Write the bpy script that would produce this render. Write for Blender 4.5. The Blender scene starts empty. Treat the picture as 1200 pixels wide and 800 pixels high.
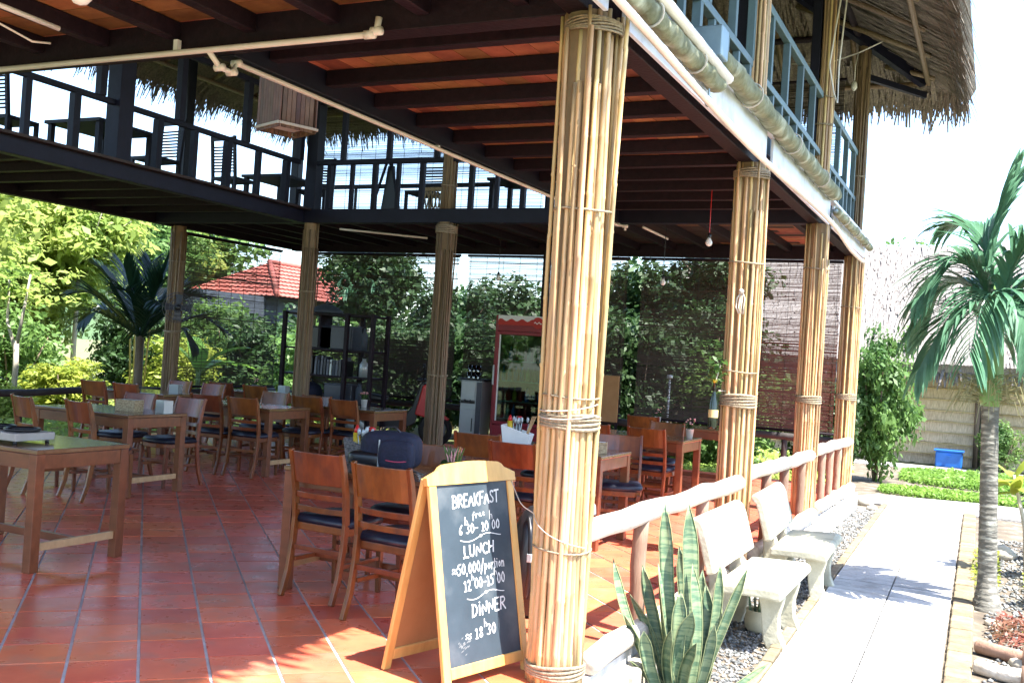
import bpy, math, random
import numpy as np
from math import sin, cos, pi, radians, sqrt
from mathutils import Vector, Matrix
random.seed(7)
S = bpy.context.scene
COL = S.collection

# ------------------------------------------------------------------ camera, sky, sun, exposure
def make_camera():
    f, yaw, pitch, roll = 1200.0, radians(25.4), radians(0.8), radians(-3.6)
    fw = Vector((-sin(yaw) * cos(pitch), cos(yaw) * cos(pitch), sin(pitch)))
    r = Vector((cos(yaw), sin(yaw), 0))
    u = r.cross(fw)
    r2 = cos(roll) * r - sin(roll) * u
    u2 = cos(roll) * u + sin(roll) * r
    cd = bpy.data.cameras.new('camera')
    cd.sensor_width = 36.0
    cd.lens = f / 1200.0 * 36.0
    cd.clip_start = 0.05
    cd.clip_end = 2000
    c = bpy.data.objects.new('camera', cd)
    m = Matrix((r2, u2, -fw)).transposed().to_4x4()
    m.translation = Vector((0, 0, 1.5))
    c.matrix_world = m
    COL.objects.link(c)
    S.camera = c
make_camera()
SUN = Vector((0.47, -0.12, 1.0)).normalized()
EXPOSURE = 2.2
world = bpy.data.worlds.new('World')
S.world = world
world.use_nodes = True
wn = world.node_tree
wn.nodes.clear()
sky = wn.nodes.new('ShaderNodeTexSky')
sky.sky_type = 'NISHITA'
sky.sun_disc = False
sky.sun_elevation = math.asin(SUN.z)
sky.sun_rotation = math.atan2(SUN.x, SUN.y)
sky.air_density = 1.0
sky.dust_density = 1.0
sky.ozone_density = 3.0
bg = wn.nodes.new('ShaderNodeBackground')
bg.inputs['Strength'].default_value = 0.15
wo = wn.nodes.new('ShaderNodeOutputWorld')
wn.links.new(sky.outputs[0], bg.inputs[0])
wn.links.new(bg.outputs[0], wo.inputs[0])
sl = bpy.data.lights.new('sun', 'SUN')
sl.energy = 5.0
sl.angle = radians(0.5)
sl.color = (1.0, 0.96, 0.89)
so = bpy.data.objects.new('sun', sl)
so.rotation_euler = SUN.to_track_quat('Z', 'Y').to_euler()
COL.objects.link(so)
S.view_settings.view_transform = 'Standard'
S.view_settings.look = 'None'
S.view_settings.gamma = 1.0
S.view_settings.exposure = EXPOSURE
S.cycles.max_bounces = 10
S.cycles.diffuse_bounces = 5
S.cycles.transparent_max_bounces = 12

# ------------------------------------------------------------------ materials
MATS = {}
def M(name, base, rough=0.6, alt=None, scale=6.0, stretch=(1, 1, 1), bump=0.0, bscale=None,
      metal=0.0, objvar=0.0, spec=0.5, sharp=False, trans=0.0, detail=6.0, coat=0.0, dirt=None):
    if name in MATS: return MATS[name]
    m = bpy.data.materials.new(name)
    m.use_nodes = True
    nt = m.node_tree; N = nt.nodes; L = nt.links
    b = N['Principled BSDF']; out = N['Material Output']
    b.inputs['Roughness'].default_value = rough
    b.inputs['Metallic'].default_value = metal
    b.inputs['Specular IOR Level'].default_value = spec
    b.inputs['Coat Weight'].default_value = coat
    b.inputs['Coat Roughness'].default_value = 0.08
    tc = N.new('ShaderNodeTexCoord'); mp = N.new('ShaderNodeMapping')
    mp.inputs['Scale'].default_value = stretch
    L.new(tc.outputs['Object'], mp.inputs['Vector'])
    oi = N.new('ShaderNodeObjectInfo')
    add = N.new('ShaderNodeVectorMath'); add.operation = 'ADD'
    sc = N.new('ShaderNodeVectorMath'); sc.operation = 'SCALE'; sc.inputs[0].default_value = (13.1, 7.7, 19.3)
    L.new(oi.outputs['Random'], sc.inputs['Scale'])
    L.new(mp.outputs[0], add.inputs[0]); L.new(sc.outputs[0], add.inputs[1])
    no = N.new('ShaderNodeTexNoise'); no.inputs['Scale'].default_value = scale
    no.inputs['Detail'].default_value = detail; no.inputs['Roughness'].default_value = 0.65
    L.new(add.outputs[0], no.inputs['Vector'])
    cr = N.new('ShaderNodeValToRGB')
    a = alt if alt else tuple(c * 0.72 for c in base)
    cr.color_ramp.elements[0].color = (*a, 1); cr.color_ramp.elements[1].color = (*base, 1)
    cr.color_ramp.elements[0].position = 0.44 if sharp else 0.3
    cr.color_ramp.elements[1].position = 0.56 if sharp else 0.68
    L.new(no.outputs['Fac'], cr.inputs['Fac'])
    col = cr.outputs['Color']
    if dirt:
        n2 = N.new('ShaderNodeTexNoise'); n2.inputs['Scale'].default_value = dirt[1]; n2.inputs['Detail'].default_value = 8
        L.new(add.outputs[0], n2.inputs['Vector'])
        r2 = N.new('ShaderNodeValToRGB'); r2.color_ramp.elements[0].position = 0.52; r2.color_ramp.elements[1].position = 0.75
        L.new(n2.outputs['Fac'], r2.inputs['Fac'])
        mx = N.new('ShaderNodeMixRGB'); mx.inputs[2].default_value = (*dirt[0], 1)
        L.new(r2.outputs['Color'], mx.inputs[0]); L.new(col, mx.inputs[1]); col = mx.outputs[0]
    if objvar:
        hs = N.new('ShaderNodeHueSaturation')
        mr = N.new('ShaderNodeMapRange'); mr.inputs[3].default_value = 1 - objvar; mr.inputs[4].default_value = 1 + objvar
        L.new(oi.outputs['Random'], mr.inputs[0]); L.new(mr.outputs[0], hs.inputs['Value'])
        mr2 = N.new('ShaderNodeMapRange'); mr2.inputs[3].default_value = 0.5 - objvar * 0.05; mr2.inputs[4].default_value = 0.5 + objvar * 0.05
        ml = N.new('ShaderNodeMath'); ml.operation = 'FRACT'; m7 = N.new('ShaderNodeMath'); m7.operation = 'MULTIPLY'; m7.inputs[1].default_value = 7.31
        L.new(oi.outputs['Random'], m7.inputs[0]); L.new(m7.outputs[0], ml.inputs[0]); L.new(ml.outputs[0], mr2.inputs[0]); L.new(mr2.outputs[0], hs.inputs['Hue'])
        L.new(col, hs.inputs['Color']); col = hs.outputs['Color']
    L.new(col, b.inputs['Base Color'])
    if bump:
        bn = N.new('ShaderNodeTexNoise'); bn.inputs['Scale'].default_value = bscale or scale * 2; bn.inputs['Detail'].default_value = 8
        L.new(add.outputs[0], bn.inputs['Vector'])
        bp = N.new('ShaderNodeBump'); bp.inputs['Strength'].default_value = bump; bp.inputs['Distance'].default_value = 0.02
        L.new(bn.outputs['Fac'], bp.inputs['Height']); L.new(bp.outputs[0], b.inputs['Normal'])
        if rough < 0.5:
            rr = N.new('ShaderNodeMapRange'); rr.inputs[3].default_value = rough * 0.7; rr.inputs[4].default_value = min(1, rough * 1.5)
            L.new(bn.outputs['Fac'], rr.inputs[0]); L.new(rr.outputs[0], b.inputs['Roughness'])
    if trans:
        tr = N.new('ShaderNodeBsdfTranslucent'); L.new(col, tr.inputs['Color'])
        ms = N.new('ShaderNodeMixShader'); ms.inputs[0].default_value = trans
        L.new(b.outputs[0], ms.inputs[1]); L.new(tr.outputs[0], ms.inputs[2]); L.new(ms.outputs[0], out.inputs['Surface'])
    MATS[name] = m
    return m

def leafmat(name, base, alt, scale=1.4, trans=0.45, rough=0.5, objvar=0.12):
    return M(name, base, rough, alt, scale=scale, trans=trans, objvar=objvar, spec=0.35, detail=3)

def glassmat(name, tint, rough=0.03, gloss=0.35):
    m = bpy.data.materials.new(name); m.use_nodes = True
    nt = m.node_tree; N = nt.nodes; L = nt.links
    N.remove(N['Principled BSDF'])
    t = N.new('ShaderNodeBsdfTransparent'); t.inputs[0].default_value = (*tint, 1)
    g = N.new('ShaderNodeBsdfGlossy'); g.inputs['Roughness'].default_value = rough
    fr = N.new('ShaderNodeFresnel'); fr.inputs[0].default_value = 1.5
    ad = N.new('ShaderNodeMath'); ad.operation = 'ADD'; ad.inputs[1].default_value = gloss * 0.3
    L.new(fr.outputs[0], ad.inputs[0])
    mx = N.new('ShaderNodeMixShader')
    L.new(ad.outputs[0], mx.inputs[0]); L.new(t.outputs[0], mx.inputs[1]); L.new(g.outputs[0], mx.inputs[2])
    L.new(mx.outputs[0], N['Material Output'].inputs['Surface'])
    return m

m_tile = M('terracotta_tile', (0.70, 0.165, 0.08), 0.27, (0.55, 0.11, 0.06), scale=3.5, bump=0.05, bscale=9, objvar=0.15, spec=0.32, dirt=((0.45, 0.17, 0.11), 5))
m_grout = M('grout', (0.52, 0.52, 0.53), 0.85, (0.36, 0.36, 0.37), scale=9, bump=0.2)
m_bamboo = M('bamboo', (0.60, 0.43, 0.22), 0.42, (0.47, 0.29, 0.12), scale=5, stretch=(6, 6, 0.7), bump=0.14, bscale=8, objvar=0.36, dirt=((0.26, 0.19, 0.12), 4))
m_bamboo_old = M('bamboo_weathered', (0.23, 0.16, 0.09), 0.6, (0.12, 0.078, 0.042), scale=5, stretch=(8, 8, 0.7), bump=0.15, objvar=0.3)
m_core = M('column_core', (0.25, 0.17, 0.09), 0.8, bump=0.2)
m_rope = M('rope', (0.36, 0.29, 0.19), 0.85, (0.16, 0.12, 0.08), scale=60, bump=0.5, bscale=90)
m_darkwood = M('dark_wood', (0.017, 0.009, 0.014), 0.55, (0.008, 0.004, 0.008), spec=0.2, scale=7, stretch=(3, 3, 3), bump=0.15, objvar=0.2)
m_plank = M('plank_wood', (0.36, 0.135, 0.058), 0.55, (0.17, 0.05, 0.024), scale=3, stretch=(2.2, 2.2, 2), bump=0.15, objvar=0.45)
m_plank_shaded = M('shaded_plank_wood', (0.03, 0.015, 0.012), 0.6, (0.035, 0.016, 0.012), scale=4, bump=0.15, objvar=0.3)  # same planks, with the far galleries' shade put into the base colour
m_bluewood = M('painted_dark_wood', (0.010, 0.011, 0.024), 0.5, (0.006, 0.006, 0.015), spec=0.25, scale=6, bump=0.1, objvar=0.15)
m_greypost = M('green_grey_paint', (0.09, 0.15, 0.17), 0.5, (0.06, 0.10, 0.12), scale=7, bump=0.1, objvar=0.15)
m_fascia = M('white_fascia', (0.72, 0.75, 0.82), 0.4, (0.6, 0.63, 0.72), scale=3, bump=0.05, dirt=((0.42, 0.4, 0.38), 4))
m_pvc = M('white_pvc', (0.8, 0.77, 0.72), 0.35, (0.68, 0.64, 0.58), scale=4)
m_canvas = M('canvas', (0.22, 0.225, 0.135), 0.85, (0.09, 0.095, 0.05), scale=9, bump=0.9, bscale=14, dirt=((0.44, 0.46, 0.36), 6))
m_metal = M('steel_blue_grey', (0.25, 0.33, 0.36), 0.4, metal=0.6, bump=0.05)
m_thatch = M('thatch', (0.27, 0.225, 0.175), 0.9, (0.10, 0.082, 0.07), scale=9, stretch=(3, 3, 3), bump=0.5, objvar=0.1)
m_thatch_hut = M('sun_bleached_thatch', (0.25, 0.225, 0.205), 0.9, (0.07, 0.06, 0.055), scale=12, stretch=(5, 1, 1), bump=0.5)
m_blind = M('blind_slat', (0.06, 0.042, 0.03), 0.7, (0.03, 0.022, 0.018), scale=6, stretch=(1, 1, 10), objvar=0.15)
m_blind_red = M('red_blind_slat', (0.15, 0.055, 0.04), 0.7, (0.08, 0.032, 0.025), scale=6, stretch=(1, 1, 10))
m_cord = M('cord', (0.55, 0.5, 0.42), 0.8)
m_chair = M('chair_wood', (0.22, 0.062, 0.012), 0.33, (0.11, 0.027, 0.006), scale=5, stretch=(2, 2, 1), bump=0.06, coat=0.2, objvar=0.24, dirt=((0.09, 0.03, 0.012), 6))
m_table = M('table_wood', (0.21, 0.068, 0.024), 0.36, (0.12, 0.038, 0.014), scale=4, stretch=(1, 5, 3), bump=0.05, coat=0.2, objvar=0.1)
m_tabletop = M('table_top_wood', (0.19, 0.10, 0.045), 0.2, (0.13, 0.062, 0.028), scale=3, stretch=(1, 7, 3), bump=0.03, coat=0.5, objvar=0.06)
m_pale = M('pale_wood', (0.55, 0.36, 0.18), 0.5, (0.42, 0.25, 0.12), scale=4, stretch=(1, 5, 3), bump=0.05)
m_navy = M('navy_vinyl', (0.012, 0.016, 0.035), 0.38, (0.008, 0.010, 0.022), scale=5, bump=0.08, bscale=20)
m_pine = M('varnished_pine', (0.68, 0.42, 0.13), 0.4, (0.54, 0.30, 0.08), scale=4, stretch=(5, 5, 0.8), bump=0.04)
m_ply = M('hardboard', (0.40, 0.22, 0.085), 0.65, (0.33, 0.17, 0.06), scale=5, bump=0.05)
m_slate = M('chalkboard', (0.042, 0.062, 0.08), 0.6, (0.028, 0.042, 0.055), scale=3.5, dirt=((0.11, 0.125, 0.135), 3.5), spec=0.3)
m_chalk = M('chalk', (0.82, 0.84, 0.83), 0.9, (0.6, 0.63, 0.63), scale=70)
m_white = M('white_glaze', (0.8, 0.8, 0.78), 0.3, (0.7, 0.7, 0.68))
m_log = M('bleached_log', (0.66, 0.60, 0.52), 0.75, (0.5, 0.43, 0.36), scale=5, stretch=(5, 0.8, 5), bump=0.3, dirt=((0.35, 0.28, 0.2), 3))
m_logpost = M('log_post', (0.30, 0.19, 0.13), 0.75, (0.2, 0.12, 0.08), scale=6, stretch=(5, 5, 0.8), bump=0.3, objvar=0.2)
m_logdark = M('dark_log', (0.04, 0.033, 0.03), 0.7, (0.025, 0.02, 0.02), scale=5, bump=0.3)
m_bench = M('bench_concrete', (0.52, 0.50, 0.39), 0.75, (0.4, 0.375, 0.27), scale=5, bump=0.2, bscale=40, dirt=((0.24, 0.23, 0.17), 4))
m_paver = M('paver', (0.46, 0.455, 0.45), 0.85, (0.34, 0.335, 0.33), scale=7, bump=0.4, bscale=40, objvar=0.14, dirt=((0.2, 0.185, 0.16), 4))
m_kerb = M('kerb_brick', (0.24, 0.19, 0.115), 0.9, (0.13, 0.1, 0.06), scale=9, bump=0.5, bscale=25, objvar=0.2)
m_soil = M('soil', (0.15, 0.12, 0.085), 0.95, (0.07, 0.055, 0.04), scale=3, bump=0.6, bscale=14, dirt=((0.25, 0.225, 0.18), 5))
m_ground = M('grassy_ground', (0.10, 0.13, 0.035), 0.95, (0.16, 0.13, 0.07), scale=1.1, bump=0.6, bscale=9)
m_gravel = M('gravel_stone', (0.27, 0.265, 0.25), 0.85, (0.07, 0.075, 0.075), scale=14, sharp=True, bump=0.2)
m_stone = M('foundation_stone', (0.5, 0.46, 0.38), 0.85, (0.3, 0.26, 0.2), scale=5, bump=0.5, bscale=12)
m_palmtrunk = M('palm_bark', (0.17, 0.155, 0.13), 0.85, (0.06, 0.06, 0.05), scale=9, stretch=(1, 1, 3), bump=0.5, dirt=((0.4, 0.4, 0.34), 9))
m_bark = M('bark', (0.22, 0.16, 0.11), 0.9, (0.12, 0.085, 0.06), scale=6, stretch=(3, 3, 1), bump=0.4)
m_frond = leafmat('palm_leaf', (0.14, 0.28, 0.17), (0.06, 0.16, 0.09), 3, 0.42, 0.3)
m_frond_shaded = leafmat('shaded_palm_leaf', (0.02, 0.06, 0.03), (0.012, 0.035, 0.02), 3, 0.2, 0.4)  # palm leaf with the shade under the eave put into its colour
m_shaft = M('crownshaft', (0.15, 0.26, 0.08), 0.45, (0.1, 0.19, 0.05), scale=4, stretch=(4, 4, 0.6))
m_straw = leafmat('dry_fibre', (0.42, 0.40, 0.22), (0.27, 0.25, 0.13), 6, 0.3, 0.8)
m_leaf_l = leafmat('light_leaf', (0.46, 0.53, 0.14), (0.24, 0.36, 0.08), 0.9, 0.6)
m_leaf_m = leafmat('mid_leaf', (0.17, 0.28, 0.07), (0.06, 0.14, 0.035), 1.2, 0.45)
m_leaf_d = leafmat('dark_leaf', (0.06, 0.12, 0.034), (0.02, 0.05, 0.017), 1.4, 0.35)
m_leaf_y = leafmat('yellow_green_leaf', (0.40, 0.44, 0.07), (0.18, 0.25, 0.04), 2, 0.5)
m_lawn = leafmat('lawn_leaf', (0.24, 0.40, 0.07), (0.12, 0.24, 0.04), 2, 0.45)
m_leaf_r = leafmat('red_leaf', (0.34, 0.09, 0.07), (0.16, 0.1, 0.05), 4, 0.35)
m_banana = leafmat('banana_leaf', (0.16, 0.30, 0.05), (0.09, 0.2, 0.035), 2, 0.5, 0.35)
m_pantile = M('red_roof_tile', (0.36, 0.095, 0.07), 0.75, (0.22, 0.055, 0.04), scale=5, bump=0.3, dirt=((0.25, 0.12, 0.09), 2))
m_plaster = M('blue_grey_plaster', (0.06, 0.075, 0.10), 0.8, (0.04, 0.05, 0.065), scale=3, bump=0.1)
m_redplastic = M('red_plastic', (0.5, 0.015, 0.015), 0.3, (0.4, 0.01, 0.01))
m_redpaint = M('maroon_paint', (0.26, 0.012, 0.03), 0.3, (0.2, 0.01, 0.025))
m_black = M('black_plastic', (0.012, 0.012, 0.014), 0.35, (0.008, 0.008, 0.01))
m_rubber = M('rubber', (0.02, 0.02, 0.02), 0.8)
m_silver = M('silver_plastic', (0.42, 0.46, 0.47), 0.35, (0.37, 0.41, 0.42), metal=0.3)
m_darkgrey = M('dark_grey_panel', (0.05, 0.055, 0.075), 0.4)
m_glassware = glassmat('glassware', (0.8, 0.88, 0.9), 0.05, 0.6)
m_doorglass = glassmat('fridge_glass', (0.50, 0.70, 0.64), 0.02, 0.10)
m_bulb = M('frosted_bulb', (0.8, 0.8, 0.78), 0.25, (0.78, 0.78, 0.76))
m_blue = M('blue_plastic', (0.02, 0.16, 0.55), 0.4, (0.015, 0.12, 0.45))
m_ketchup = M('ketchup_red', (0.55, 0.02, 0.02), 0.3)
m_mustard = M('sauce_yellow', (0.6, 0.42, 0.03), 0.3)
m_weave = M('grey_weave', (0.16, 0.15, 0.15), 0.7, (0.05, 0.05, 0.055), scale=50, sharp=True, stretch=(1, 1, 2))
m_rattan = M('rattan', (0.45, 0.36, 0.22), 0.7, (0.25, 0.18, 0.10), scale=45, sharp=True, stretch=(1, 1, 2))
m_fabric = M('navy_fabric', (0.009, 0.012, 0.036), 0.8, (0.005, 0.007, 0.02), scale=30, bump=0.3)
m_pink = M('pink_piping', (0.55, 0.06, 0.12), 0.6)
m_bookpale = M('faded_book', (0.16, 0.17, 0.2), 0.7, (0.10, 0.11, 0.13))
m_paper = M('paper', (0.6, 0.58, 0.55), 0.8, (0.5, 0.48, 0.45))
m_flower = M('flower', (0.6, 0.15, 0.2), 0.7, (0.65, 0.5, 0.4), scale=60)
m_bottle = M('dark_bottle', (0.012, 0.02, 0.014), 0.12, spec=0.6)
m_label = M('cream_label', (0.6, 0.5, 0.22), 0.7)
m_gasgrey = M('tray_grey', (0.42, 0.38, 0.34), 0.5, (0.34, 0.3, 0.27), scale=6)
m_mat_hut = M('palm_mat', (0.68, 0.54, 0.35), 0.9, (0.38, 0.28, 0.17), scale=10, stretch=(6, 6, 0.5), bump=0.5, objvar=0.14)
m_batten = M('bamboo_batten', (0.6, 0.45, 0.2), 0.6)
m_snake = M('snake_leaf', (0.165, 0.215, 0.115), 0.45, (0.065, 0.12, 0.068), scale=9, stretch=(0.6, 0.6, 5), sharp=True, bump=0.05, objvar=0.18, detail=3)
m_snake_edge = M('snake_leaf_edge', (0.26, 0.29, 0.14), 0.5)
m_hill = M('far_green', (0.06, 0.11, 0.04), 0.9)

# ------------------------------------------------------------------ helpers
class MB:
    def __init__(s): s.v = []; s.f = []
    def add(s, vs, fs):
        n = len(s.v); s.v += [tuple(v) for v in vs]; s.f += [tuple(i + n for i in f) for f in fs]; return s
    def box(s, c, d, rz=0.0, tilt=None):
        x, y, z = d[0] / 2, d[1] / 2, d[2] / 2
        vs = [Vector(p) for p in ((-x, -y, -z), (x, -y, -z), (x, y, -z), (-x, y, -z), (-x, -y, z), (x, -y, z), (x, y, z), (-x, y, z))]
        R = Matrix.Rotation(rz, 3, 'Z')
        if tilt is not None: R = R @ tilt
        vs = [R @ v + Vector(c) for v in vs]
        return s.add(vs, [(0, 3, 2, 1), (4, 5, 6, 7), (0, 1, 5, 4), (1, 2, 6, 5), (2, 3, 7, 6), (3, 0, 4, 7)])
    def beam(s, p, q, w, h, up=(0, 0, 1)):
        p = Vector(p); q = Vector(q); t = (q - p).normalized(); u = Vector(up)
        if abs(t.dot(u)) > 0.99: u = Vector((0, 1, 0))
        r = t.cross(u).normalized(); u = r.cross(t)
        vs = []
        for c in (p, q):
            for a, b in ((-1, -1), (1, -1), (1, 1), (-1, 1)): vs.append(c + r * a * w / 2 + u * b * h / 2)
        return s.add(vs, [(3, 2, 1, 0), (4, 5, 6, 7), (0, 1, 5, 4), (1, 2, 6, 5), (2, 3, 7, 6), (3, 0, 4, 7)])
    def bar(s, pts, w, h, up=(1, 0, 0)):
        pts = [Vector(p) for p in pts]; vs = []; n = len(pts)
        for i, p in enumerate(pts):
            t = (pts[min(i + 1, n - 1)] - pts[max(i - 1, 0)]).normalized(); u = Vector(up)
            r = t.cross(u).normalized(); u = r.cross(t).normalized()
            ww = w[i] if isinstance(w, (list, tuple)) else w; hh = h[i] if isinstance(h, (list, tuple)) else h
            for a, b in ((-1, -1), (1, -1), (1, 1), (-1, 1)): vs.append(p + r * a * ww / 2 + u * b * hh / 2)
        fs = [(3, 2, 1, 0), tuple(4 * (n - 1) + k for k in range(4))]
        for i in range(n - 1):
            for k in range(4):
                a = 4 * i + k; b = 4 * i + (k + 1) % 4; fs.append((a, b, b + 4, a + 4))
        return s.add(vs, fs)
    def tube(s, pts, r, n=8, cap=True):
        pts = [Vector(p) for p in pts]; vs = []; m = len(pts); u = None
        for i, p in enumerate(pts):
            t = (pts[min(i + 1, m - 1)] - pts[max(i - 1, 0)])
            t = t.normalized() if t.length > 1e-9 else Vector((0, 0, 1))
            if u is None:
                u = Vector((0, 0, 1)) if abs(t.z) < 0.9 else Vector((1, 0, 0))
            u = (u - t * u.dot(t)).normalized(); w = t.cross(u)
            rr = r[i] if isinstance(r, (list, tuple)) else r
            for k in range(n):
                a = 2 * pi * k / n; vs.append(p + (u * cos(a) + w * sin(a)) * rr)
        fs = []
        for i in range(m - 1):
            for k in range(n):
                a = i * n + k; b = i * n + (k + 1) % n; fs.append((a, b, b + n, a + n))
        if cap: fs += [tuple(range(n - 1, -1, -1)), tuple(range((m - 1) * n, m * n))]
        return s.add(vs, fs)
    def lathe(s, prof, n=16, c=(0, 0, 0), cap=True):
        vs = []; c = Vector(c)
        for r, z in prof:
            for k in range(n): a = 2 * pi * k / n; vs.append(c + Vector((r * cos(a), r * sin(a), z)))
        fs = []
        for i in range(len(prof) - 1):
            for k in range(n):
                a = i * n + k; b = i * n + (k + 1) % n; fs.append((a, b, b + n, a + n))
        if cap: fs += [tuple(range(n - 1, -1, -1)), tuple(range((len(prof) - 1) * n, len(prof) * n))]
        return s.add(vs, fs)
    def prism(s, poly, z0, z1):
        n = len(poly); vs = [(x, y, z0) for x, y in poly] + [(x, y, z1) for x, y in poly]
        fs = [tuple(range(n - 1, -1, -1)), tuple(range(n, 2 * n))] + [(i, (i + 1) % n, (i + 1) % n + n, i + n) for i in range(n)]
        return s.add(vs, fs)
    def ext(s, poly, axis_o, ax_u, ax_v, ax_w, t):
        """polygon in the (u,v) plane at origin, thickness t along w"""
        o = Vector(axis_o); U = Vector(ax_u); V = Vector(ax_v); W = Vector(ax_w); n = len(poly)
        vs = [o + U * a + V * b for a, b in poly] + [o + U * a + V * b + W * t for a, b in poly]
        fs = [tuple(range(n - 1, -1, -1)), tuple(range(n, 2 * n))] + [(i, (i + 1) % n, (i + 1) % n + n, i + n) for i in range(n)]
        return s.add(vs, fs)
    def mesh(s, name, mat, smooth=False):
        me = bpy.data.meshes.new(name); me.from_pydata(s.v, [], s.f); me.update()
        if mat: me.materials.append(mat)
        if smooth:
            me.polygons.foreach_set('use_smooth', [True] * len(me.polygons))
        return me
    def build(s, name, mat, parent=None, smooth=False, bevel=0.0, loc=None):
        return ob(name, s.mesh(name, mat, smooth), parent, loc, bevel=bevel)

def ob(name, me, parent=None, loc=None, rot=None, scale=None, bevel=0.0):
    o = bpy.data.objects.new(name, me); COL.objects.link(o)
    if parent is not None: o.parent = parent
    if loc is not None: o.location = loc
    if rot is not None: o.rotation_euler = rot
    if scale is not None: o.scale = scale
    if bevel:
        b = o.modifiers.new('bevel', 'BEVEL'); b.width = bevel; b.segments = 2; b.limit_method = 'ANGLE'; b.angle_limit = radians(40)
    return o
def tag(o, label=None, cat=None, group=None, kind=None):
    if label: o['label'] = label
    if cat: o['category'] = cat
    if group: o['group'] = group
    if kind: o['kind'] = kind
    return o
def thing(name, loc, label, cat, group=None, rz=0.0):
    o = bpy.data.objects.new(name, None); COL.objects.link(o)
    o.empty_display_size = 0.1
    o.location = loc; o.rotation_euler = (0, 0, rz)
    return tag(o, label, cat, group)
def dup(root, loc, rz=0.0, label=None, cat=None, group=None):
    r = root.copy(); COL.objects.link(r); r.location = loc; r.rotation_euler = (0, 0, rz)
    tag(r, label, cat, group)
    def rec(a, b):
        for ch in a.children:
            c = ch.copy(); COL.objects.link(c); c.parent = b; rec(ch, c)
    rec(root, r)
    return r
def npmesh(name, V, F, mat):
    me = bpy.data.meshes.new(name)
    V = np.asarray(V, np.float32); F = np.asarray(F, np.int32)
    me.vertices.add(len(V)); me.vertices.foreach_set('co', V.ravel())
    k = F.shape[1]
    me.loops.add(F.size); me.loops.foreach_set('vertex_index', F.ravel())
    me.polygons.add(len(F)); me.polygons.foreach_set('loop_start', np.arange(0, F.size, k, dtype=np.int32))
    me.polygons.foreach_set('loop_total', np.full(len(F), k, np.int32))
    me.update(calc_edges=True)
    if mat: me.materials.append(mat)
    return me
def leaf_quads(C, Nrm, L, W, rng):
    """diamond leaves at centres C with normals Nrm"""
    n = len(C)
    r = rng.normal(size=(n, 3)); t = np.cross(Nrm, r); t /= np.linalg.norm(t, axis=1)[:, None] + 1e-9
    b = np.cross(Nrm, t)
    L = L[:, None]; W = W[:, None]
    V = np.stack([C - t * L / 2, C + b * W / 2 - t * L * .06, C + t * L / 2 - Nrm * L * .12, C - b * W / 2 - t * L * .06], 1).reshape(-1, 3)
    F = np.arange(4 * n).reshape(-1, 4)
    return V, F
def crown_mesh(name, n, leaf, mat, seed, clumps=40, shell=0.6, ratio=0.5, box=False, clump_r=0.3):
    rng = np.random.default_rng(seed)
    if box:
        cc = rng.uniform(-1, 1, (clumps, 3))
    else:
        d = rng.normal(size=(clumps, 3)); d /= np.linalg.norm(d, axis=1)[:, None]
        cc = d * (shell + (1 - shell) * rng.random((clumps, 1))) * (0.55 + 0.4 * rng.random((clumps, 1)))
    idx = rng.integers(0, clumps, n)
    d = rng.normal(size=(n, 3)); d /= np.linalg.norm(d, axis=1)[:, None]
    rad = clump_r * rng.random((n, 1)) ** 0.45 * (0.6 + 0.8 * rng.random((clumps, 1)))[idx]
    C = cc[idx] + d * rad * np.array([1, 1, .75])
    C[:, 2] = np.maximum(C[:, 2], -1.0)
    N = d * 0.5 + rng.normal(size=(n, 3)) * 0.5 + np.array([0, 0, .7]); N /= np.linalg.norm(N, axis=1)[:, None]
    L = leaf * (0.4 + 1.3 * rng.random(n) ** 1.6); V, F = leaf_quads(C, N, L, L * ratio, rng)
    return npmesh(name, V, F, mat)

def smooth(pts, k=6, it=4):
    pts = [Vector(p) for p in pts]; o = []
    for a, c_ in zip(pts, pts[1:]): o += [a + (c_ - a) * (q / k) for q in range(k)]
    o.append(pts[-1])
    for _ in range(it): o = [o[0]] + [(o[i - 1] + o[i] * 2 + o[i + 1]) / 4 for i in range(1, len(o) - 1)] + [o[-1]]
    return o
# ------------------------------------------------------------------ the setting: ground, path, floor, sky is the world
GZ = -0.26
g = MB()
g.add([(-400, -100, GZ), (400, -100, GZ), (400, 700, GZ), (-400, 700, GZ)], [(0, 1, 2, 3)])
tag(g.build('ground', m_ground), kind='structure')
b = MB(); b.prism([(-1.75, 2.0), (3.5, 2.0), (3.5, 23.2), (-4.0, 23.2), (-4.0, 14.9), (-1.75, 14.9)], GZ - 0.05, GZ + 0.012)
tag(b.build('garden_soil', m_soil), kind='structure')

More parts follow.
